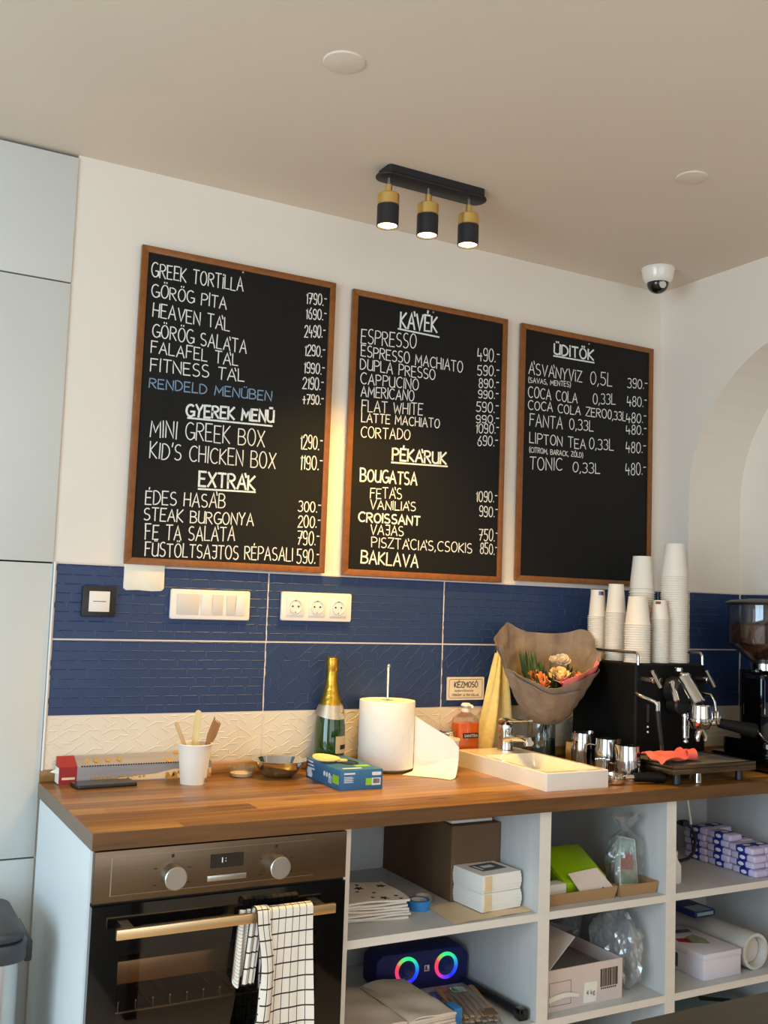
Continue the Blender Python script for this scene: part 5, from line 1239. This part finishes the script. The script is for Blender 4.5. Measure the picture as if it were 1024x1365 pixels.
# star cloths: each folded cloth a thing
src = None
for k in range(7):
    b = MB(); W, D = .115, .085
    b.sheet(lambda u, v: (-W + 2 * W * u + .004 * math.sin(v * 6 + k), -D + 2 * D * v + .004 * math.sin(u * 5 + k * 2), .0045 + .0016 * math.sin(u * 9 + k) * math.sin(v * 7 + k * 1.7)), 22, 16, .0052); 
    o = tag(b.done('star_cloth', 'stars', loc=(.735 + .004 * math.sin(k * 2.1), -.405 + .003 * math.cos(k * 1.7), z1 - .0015 + k * .0074), rot=(0, 0, math.radians(-6 + 2 * math.sin(k * 1.3)))), 'white cloth in the folded star print stack at the shelf left' if k < 6 else 'top cloth of the star stack, dark stars showing', 'cloth', 'star print cloths')
    if k == 6:
        rs = random.Random(5)
        for _ in range(13):
            cx, cy, R_s = rs.uniform(-.10, .10), rs.uniform(-.075, .075), rs.choice((.006, .009, .014)); m2 = MB(); pts = []
            for j in range(10): a = PI / 2 + j * PI / 5 + cx * 9; q = R_s * (1 if j % 2 == 0 else .42); pts.append((cx + q * math.cos(a), cy + q * math.sin(a)))
            m2.prism(pts, lambda x, y, d: (x, y, .0045 + .0016 * math.sin((x + W) / (2 * W) * 9 + k) * math.sin((y + D) / (2 * D) * 7 + k * 1.7) + d), .0022, .0036); m2.done('star', 'ink', o)
# paper bag bundles, speaker, cutlery, rod on the lower shelf
for x0, x1, lab in ((.640, .8045, 'wide bundle of cream paper bags at left of the lower shelf'), (.8085, .948, 'second bundle of cream paper bags next to the light up speaker')):
    t = put('paper_bag_bundle', lab, 'paper bags', ((x0 + x1) / 2, -.43, z2), math.radians(1.5), 'paper bag bundles'); W = (x1 - x0) / 2; b = MB()
    b.sheet(lambda u, v: (-W + 2 * W * u, -.14 + .255 * v, .054 + .0022 * math.sin(u * 7 + v * 5) + .002 * math.sin(v * 13 + u * 3) - .006 * (abs(2 * u - 1) ** 6)), 24, 24, .004)
    for k in range(7): b.box(-W + .0015 * (k % 2), W - .0015 * ((k + 1) % 2), -.14 + .002 * (k % 3), .115, .0005 + k * .0075, .0068 + k * .0075, bev=.001)
    b.done('bag_stack', 'packbag', t)
t = put('light_up_speaker', 'navy portable speaker with two glowing rainbow rings', 'speaker', (1.028, -.235, z2), math.radians(-3))
b = MB(); P8 = [(-.128, .0), (.132, .0), (.146, .02), (.146, .078), (.125, .105), (-.125, .105), (-.146, .088), (-.146, .02)]; b.prism(P8, WALLP, -.045, .045, bev=.006); b.done('cabinet', 'speaker', t)
for x in (-.052, .073):
    b = MB(); b.lathe([(.0275, -.003), (.0275, .004), (.0315, .007), (.0365, .004), (.0365, -.003)], 48); p = b.done('light_ring', 'ring', t, loc=(x, -.0455, .057), rot=(PI / 2, 0, 0))
    b = MB(); b.lathe([(0, .001), (.012, .004), (.014, -.001), (.026, .002), (.0275, .0)], 36, xf=Matrix.Rotation(PI / 2, 4, 'X'), c=(x, -.0455, .057)); b.done('cone', 'navy', t)
b = MB(); b.box(.004, .019, -.0465, -.0445, .048, .064); p = b.done('badge', 'printwhite', t); b = MB(); b.box(.006, .012, -.047, -.0464, .050, .062); b.box(.0135, .0165, -.047, -.0464, .050, .055); b.done('badge_mark', 'red', p)
t = put('cutlery_packet', 'clear packet of brown wooden cutlery in front of the speaker', 'packet', (1.060, -.445, z2), math.radians(-14))
b = MB(); rs = random.Random(8)
for k in range(14):
    x = -.05 + .1 * (k % 7) / 6; z = .006 + .012 * (k // 7) + .002 * (k % 2); b.prism([(x - .006, -.105), (x + .006, -.105), (x + .0045, .0), (x + .008, .07), (x + .007, .10), (x - .007, .10), (x - .008, .07), (x - .0045, .0)], FLATP, z, z + .004, bev=.001)
b.done('wooden_cutlery', 'tray', t)
b = MB(); b.sheet(lambda u, v: (-.066 + .132 * u, -.112 + .235 * v, .003 + .034 * math.sin(PI * u) ** .6 * (.25 + .75 * math.sin(PI * min(1, v * 1.05 + .0)) ** .5) + .003 * math.sin(u * 17 + v * 23)), 30, 36, .0006); b.sheet(lambda u, v: (-.066 + .132 * u, -.112 + .235 * v, .0012), 4, 4, .0004); b.done('clear_bag', 'film', t)
b = MB(); b.prism(rrect(-.020, .022, .045, .080, .006), FLATP, .0275, .0279); p = b.done('paper_insert', 'paper', t); b = MB(); b.prism([(-.018, .05), (-.002, .048), (-.004, .078), (-.016, .076)], FLATP, .0279, .0283); b.done('green_print', 'leaf', p)
b = MB(); b.box(.012, .052, -.112, -.07, .024, .0272, bev=.001); b.done('kraft_end', 'kraft', t)
tag(MB().box(.966, .992, -.535, -.49, z2, z2 + .046, bev=.003).done('blue_clip', 'bluetape'), 'small blue plastic clip between paper bags and cutlery', 'clip')
t = put('black_rod', 'black rod with square end lying along the right side of the lower shelf', 'rod', (1.1575, -.43, z2)); b = MB(); b.tube([(0, -.128, .015), (0, -.05, .015), (-.004, .05, .015), (-.006, .13, .014)], [.0135, .012, .011, .009], 14); b.done('shaft', 'blackplastic', t); b = MB(); b.prism(rrect(-.0145, .0145, .0006, .0296, .005), WALLP, -.145, -.120, bev=.002); b.done('grip', 'blackgloss', t)

# second unit, upper shelf
def ktray(x0, x1, y0, y1, lab):
    cx, cy = (x0 + x1) / 2, (y0 + y1) / 2; t = put('kraft_tray', lab, 'tray', (cx, cy, z1), 0, 'kraft trays on the upper shelf'); X, Y, h, f, th = (x1 - x0) / 2, (y1 - y0) / 2, .032, .006, .0022
    b = MB(); b.box(-X + f, X - f, -Y + f, Y - f, 0, .002)
    for s in ((-1, 0), (1, 0), (0, -1), (0, 1)):
        if s[0]: a = s[0]; P = [(a * (X - f), -Y + f, 0), (a * (X - f), Y - f, 0), (a * (X - f - th), Y - f, .0), (a * (X - f - th), -Y + f, .0), (a * X, -Y, h), (a * X, Y, h), (a * (X - th), Y - th, h), (a * (X - th), -Y + th, h)]
        else: a = s[1]; P = [(-X + f, a * (Y - f), 0), (X - f, a * (Y - f), 0), (X - f, a * (Y - f - th), 0), (-X + f, a * (Y - f - th), 0), (-X, a * Y, h), (X, a * Y, h), (X - th, a * (Y - th), h), (-X + th, a * (Y - th), h)]
        b.hexa(P)
    bmesh.ops.recalc_face_normals(b.bm, faces=b.bm.faces[:]); b.done('folded_card', 'tray', t); return t
ktray(1.2215, 1.482, -.565, -.36, 'brown kraft tray holding the lime green packet')
ktray(1.487, 1.633, -.568, -.36, 'smaller brown kraft tray holding the clear tied bag')
t = put('lime_packet', 'lime green wrapped packet leaning in the left kraft tray', 'packet', (1.40, -.45, z1 + .05))
q = [(1.325, -.53, .643), (1.475, -.53, .649), (1.502, -.37, .705), (1.345, -.37, .705)]; c0 = Vector((1.40, -.45, z1 + .05)); up = Vector((0, -.3, .95)); b = MB()
lo = [Vector(p) - c0 - Vector((0, -.012, .036)) for p in q]; hi = [Vector(p) - c0 for p in q]; b.hexa(lo + hi, bev=.008); b.done('wrapped_stack', 'limepack', t)
b = MB()
for k in range(3): zz = -.010 - .009 * k; b.hexa([Vector(q[0]) - c0 + Vector((-.0015, 0, zz - .003)), Vector(q[0]) - c0 + Vector((.004, 0, zz - .003)), Vector(q[3]) - c0 + Vector((.004, 0, zz - .003)), Vector(q[3]) - c0 + Vector((-.0015, 0, zz - .003)), Vector(q[0]) - c0 + Vector((-.0015, 0, zz)), Vector(q[0]) - c0 + Vector((.004, 0, zz)), Vector(q[3]) - c0 + Vector((.004, 0, zz)), Vector(q[3]) - c0 + Vector((-.0015, 0, zz))])
b.done('layer_lines', 'lime', t)
t = put('beige_card', 'plain beige card with small black mark leaning on lime packet', 'card', (1.41, -.535, z1 + .02))
c0 = Vector((1.41, -.535, z1 + .02)); b = MB(); q = [Vector(p) - c0 for p in ((1.357, -.551, .6255), (1.4785, -.551, .6235), (1.4405, -.521, .674), (1.339, -.521, .667))]; n_ = Vector((0, -.0012, .0008)); b.hexa([p - n_ for p in q] + [p + n_ for p in q]); b.done('card', 'card', t)
b = MB(); a, u_, v_ = q[0], q[1] - q[0], q[3] - q[0]; f = lambda s, r: a + u_ * s + v_ * r + n_ * 1.25
b.poly([f(.53, .13), f(.80, .15), f(.80, .26), f(.53, .22)]); b.poly([f(.66, .02), f(.72, .02), f(.72, .12), f(.66, .12)]); b.done('black_mark', 'ink', t)
t = put('small_white_box', 'small white box beside the lime packet in the left tray', 'box', (1.285, -.515, z1 + .003)); MB().box(-.038, .038, -.02, .02, 0, .045, bev=.002).done('carton', 'paper', t); MB().box(.03, .0385, -.021, .02, .004, .02).done('green_print', 'baggreen', t)
t = put('tied_clear_bag', 'clear tied plastic bag with red and green picture pack inside', 'bag', (1.570, -.495, z1 + .003))
b = MB(); b.hexa([(-.050, -.035, .004), (.022, -.035, .004), (.038, .01, .004), (-.034, .01, .004), (-.030, -.010, .150), (.030, -.010, .135), (.044, .025, .130), (-.016, .025, .145)], bev=.004); p = b.done('white_pack', 'paper', t)
def facept(s, r, o=.0009): 
    A, B, C, D = Vector((-.050, -.035, .004)), Vector((.022, -.035, .004)), Vector((.030, -.010, .135)), Vector((-.030, -.010, .150)); P = (A * (1 - s) + B * s) * (1 - r) + (D * (1 - s) + C * s) * r; return P + Vector((0, -.985, .17)) * o
b = MB(); b.poly([facept(s, r) for s, r in ((.04, .55), (.90, .58), (.90, .97), (.05, .97))]); b.done('sky_print', 'bagsky', p)
b = MB(); b.poly([facept(s, r) for s, r in ((.05, .12), (.93, .10), (.92, .575), (.04, .545))]); b.done('green_print', 'baggreen', p)
b = MB(); b.poly([facept(s, r, .0016) for s, r in ((.02, .40), (.72, .37), (.78, .50), (.70, .72), (.60, .66), (.52, .74), (.42, .67), (.33, .74), (.22, .66), (.10, .62))]); b.done('red_print', 'bagred', p)
b = MB(); rs = random.Random(21)
def bag(u, v):
    a = 2 * PI * u; prof = [(.0, .050), (.06, .060), (.45, .060), (.66, .050), (.76, .022), (.80, .012), (.86, .026), (1.0, .046)]
    for (v0, r0), (v1, r1) in zip(prof, prof[1:]):
        if v <= v1: r = r0 + (r1 - r0) * (v - v0) / (v1 - v0); break
    r *= 1 + .10 * math.sin(7 * a + 9 * v) * (.3 + v) + .05 * math.sin(13 * a - 17 * v)
    return (r * math.cos(a) * 1.0, r * math.sin(a) * .72, .001 + .205 * v)
b.sheet(bag, 44, 40, .0005, wrap=True); b.done('clear_film', 'film', t)
b = MB(); b.lathe([(.011, 0), (.014, .002), (.014, .006), (.011, .008)], 16, c=(0, 0, .1625)); b.done('tie', 'film', t)

# second unit, lower shelf
t = put('open_carton', 'off-white open carton with barcode and 4 kg label', 'carton', (1.3775, -.44, z2), math.radians(.8))
b = MB(); X, Y, h, th = .1315, .117, .108, .003
b.box(-X, X, -Y, -Y + th, 0, h); b.box(-X, X, Y - th, Y, 0, h); b.box(-X, -X + th, -Y + th, Y - th, 0, h); b.box(X - th, X, -Y + th, Y - th, 0, h); b.box(-X + th, X - th, -Y + th, Y - th, 0, .004); p = b.done('carton_walls', 'carton', t)
b = MB(); b.hexa([(-X, -Y, h - .002), (-X, Y, h - .002), (-X - .0, Y, h), (-X, -Y, h)] + [(-X + .095, -Y + .006, h + .075), (-X + .095, Y, h + .075), (-X + .094, Y, h + .077), (-X + .094, -Y + .006, h + .077)]); bmesh.ops.recalc_face_normals(b.bm, faces=b.bm.faces[:]); b.done('raised_flap', 'carton', t)
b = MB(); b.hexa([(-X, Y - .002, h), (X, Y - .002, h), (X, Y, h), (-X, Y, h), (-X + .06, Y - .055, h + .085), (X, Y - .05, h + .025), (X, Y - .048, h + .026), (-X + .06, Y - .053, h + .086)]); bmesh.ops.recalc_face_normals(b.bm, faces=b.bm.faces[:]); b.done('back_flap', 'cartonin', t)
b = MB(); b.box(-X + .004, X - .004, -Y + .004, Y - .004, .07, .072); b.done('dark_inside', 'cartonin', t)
b = MB(); x = .052; rs = random.Random(6)
while x < .112: wd = rs.choice((.001, .0018, .0028)); b.box(x, x + wd, -Y - .0006, -Y + .0002, .040, .088); x += wd + rs.choice((.0011, .0019))
for k in range(8): b.box(.054 + k * .0073, .0585 + k * .0073, -Y - .0006, -Y + .0002, .0335, .0375)
b.done('barcode', 'ink', t)
b = MB(); b.hexa([(-.008, -Y - .0008, .006), (.036, -Y - .0008, .006), (.036, -Y, .006), (-.008, -Y, .006), (-.004, -Y - .0008, .060), (.041, -Y - .0008, .058), (.041, -Y, .058), (-.004, -Y, .060)]); lb = b.done('weight_label', 'paper', t)
b = MB(); b.text('4 kg', .019, lambda a, c: (a + .0005, -Y - .0012, .026 + c)); b.done('weight_lettering', 'ink', lb)
b = MB()
for q in ((-.127, -.052, .0745, .0755), (-.127, -.052, .014, .015)): b.box(q[0], q[1], -Y - .0006, -Y, q[2], q[3])
for x in (-.127, -.053): b.box(x, x + .001, -Y - .0006, -Y, .014, .0755)
b.done('printed_frame', 'ink2', t)
b = MB(); b.sheet(lambda u, v: (-.128 + .105 * u, -Y - .0012 - .004 * math.sin(u * PI), .024 + .014 * v * (1 - .3 * u) + .010 * math.sin(u * 3.1)), 16, 4, .0006); b.done('torn_tape', 'paper', t)
def crumple(name, lab, loc, r, sc, seed):
    t = put(name, lab, 'plastic bag', loc, 0, 'clear plastic bags behind the open carton'); random.seed(seed); b = MB(); tb = bmesh.new(); bmesh.ops.create_icosphere(tb, subdivisions=4, radius=1)
    from mathutils import noise as nz
    for v in tb.verts:
        n = v.co.normalized(); k = 1 + .34 * nz.noise(n * 2.1 + Vector((seed, 0, 0))) + .20 * abs(nz.noise(n * 6 + Vector((0, seed, 0)))) - .12 * abs(nz.noise(n * 13))
        v.co = Vector((n.x * sc[0], n.y * sc[1], n.z * sc[2])) * r * k; v.co.z = max(v.co.z, -r * sc[2] * .86)
    b._take(tb, 0, smooth=False); b.done('crumpled_film', 'crumple', t, loc=(0, 0, r * sc[2] * .862)); return t
crumple('plastic_bag', 'crumpled clear plastic bag right beside the open carton', (1.571, -.462, z2), .055, (.93, 1.65, 1.95), 3)
crumple('plastic_bag', 'bigger clear plastic bag heaped behind the open carton', (1.535, -.210, z2), .085, (.86, 1.05, 1.55), 9)

# third unit, upper shelf: wrapped tissue packs, cables
b = MB(); L, Wd, Hh = .094, .056, .0205
b.box(-Wd / 2, Wd / 2, -L / 2, L / 2, 0, Hh, bev=.006, seg=3); root = b.done('tissue_pack', 'lilac'); tag(root, 'x', 'tissues', 'lilac tissue packs')
b = MB(); b.box(-Wd / 2 - .0008, Wd / 2 + .0008, -.020, .020, -.0006 + .001, Hh + .0006, bev=.005, seg=3); lb = b.done('blue_band', 'bluelabel', root)
b = MB(); b.ball((-Wd / 2 - .0008, 0, Hh * .5), .0115, 2, sc=(.08, 1, .52)); b.ball((0, 0, Hh + .0006), .014, 2, sc=(1, .75, .06)); b.done('oval_badge', 'printwhite', lb)
first = True
for lay in range(5):
    for col in range(2):
        for row in range(3):
            if lay == 4 and (row == 0 or (row == 1 and col)): continue
            y = -.512 + row * .097 - (.010 if lay == 0 else 0) + .006 * math.sin(lay * 2.3 + row); x = 2.058 + col * .060 + .003 * math.sin(lay * 1.9 + row * 2)
            o = root if first else copy_tree(root, (0, 0, 0)); first = False
            o.location = (x, y, z1 + lay * .0216); o.rotation_euler = (0, 0, math.radians(2.0 * math.sin(lay * 3 + row + col)))
            o['label'] = 'lilac tissue pack, %s, %s, %s in the pile' % (('bottom layer', 'second layer from below', 'third layer from below', 'fourth layer from below', 'topmost layer')[lay], ('front', 'middle', 'back')[row], ('left column', 'right column')[col])
t = put('white_cable', 'thin white cable hanging down beside the third unit divider', 'cable', (1.962, -.33, ZT)); b = MB(); b.tube([(-.0, -.02, -.001), (-.006, -.022, -.04), (.004, -.025, -.10), (.008, -.03, -.14)], .0042, 8); b.done('cable_cord', 'paper', t)
t = put('black_cable', 'black looping cable on the back of the third unit upper shelf', 'cable', (1.95, -.35, z1)); b = MB(); b.tube([(-.12, .10, .130), (-.05, .03, .129), (.0, .0, .128), (.032, .0, .110), (.048, .0, .080), (.050, .0, .055), (.042, .0, .032), (.020, .0, .015), (-.02, .01, .0065), (-.12, .04, .0055)], .0052, 8); b.done('cable_cord', 'blackplastic', t); b = MB(); b.box(-.015, .012, -.012, .012, .119, .137, bev=.003); b.done('plug', 'blackplastic', t)
t = put('white_spray_bottle', 'slim cream bottle half hidden behind the divider of third unit', 'bottle', (1.757, -.50, z1)); b = MB(); b.lathe([(0, 0), (.02, 0), (.022, .004), (.022, .05), (.012, .066), (.010, .078), (0, .08)], 28); b.done('bottle_body', 'paper', t); MB().cyl((0, 0, .078), (0, 0, .092), .012, n=20, bev=.002).done('cap', 'cream', t)

# third unit, lower shelf
t = put('white_box', 'pearl white box with red and green picture on its lid', 'box', (1.8985, -.437, z2), 0)
b = MB(); b.box(-.0775, .0775, -.123, .123, 0, .058, bev=.002); b.done('carton', 'whitebox', t); b = MB(); b.box(-.079, .079, -.1245, .1245, .056, .0755, bev=.003); p = b.done('lid', 'whitebox', t)
b = MB(); b.prism([(-.045, -.02), (.02, -.055), (.040, -.02), (.035, .03), (-.01, .02)], FLATP, .0755, .0759); q = b.done('lid_picture', 'baggreen', p); b = MB(); b.prism([(-.06, -.005), (-.025, -.03), (-.01, .01), (-.05, .02)], FLATP, .0759, .0763); b.done('red_patch', 'red', p); b = MB(); b.prism([(-.02, .06), (.05, .05), (.06, .075), (-.02, .09)], FLATP, .0755, .0759); b.done('grey_patch', 'ink2', p)
b = MB(); b.box(-.0785, -.0775, -.02, .005, .01, .05); b.box(-.0785, -.0775, .03, .05, .012, .052); b.done('side_print', 'ink2', t)
t = put('plastic_pipe', 'thick off-white plastic pipe lying beside the white box', 'pipe', (2.048, -.37, z2 + .0535)); b = MB(); b.lathe([(.0445, -.183), (.0535, -.183), (.0535, -.13), (.0515, -.125), (.0515, .19), (.0440, .19), (.0440, -.14), (.0445, -.183)], 48, xf=Matrix.Rotation(-PI / 2, 4, 'X')); b.done('pipe_wall', 'greypipe', t); b = MB(); b.lathe([(0, -.158), (.036, -.160), (.0438, -.154), (.0438, -.150), (0, -.150)], 40, xf=Matrix.Rotation(-PI / 2, 4, 'X')); b.done('end_plug', 'greypipe', t)
t = put('dark_folder', 'dark blue folder pack lying on top of the plastic pipe', 'folder', (2.025, -.285, z2 + .108), math.radians(0)); b = MB(); b.box(-.046, .046, -.085, .085, 0, .020, bev=.003); b.done('cover', 'navy', t); b = MB(); b.box(-.040, .030, -.082, -.03, .0201, .0206); b.box(-.035, .035, -.0862, -.0850, .005, .015); b.done('pale_label', 'bagsky', t)
t = put('clear_packet', 'clear packet with dark green print in the lowest compartment', 'packet', (1.965, -.40, .0703)); b = MB(); b.box(-.17, .20, -.10, .14, 0, .105, bev=.02); b.done('packet_body', 'bagsky', t); b = MB(); b.prism([(-.10, -.03), (-.04, -.06), (-.03, -.035), (-.08, -.005)], FLATP, .105, .1056); b.prism([(.04, .03), (.13, -.03), (.14, .0), (.06, .06)], FLATP, .105, .1056); b.done('green_print', 'leafdark', t)
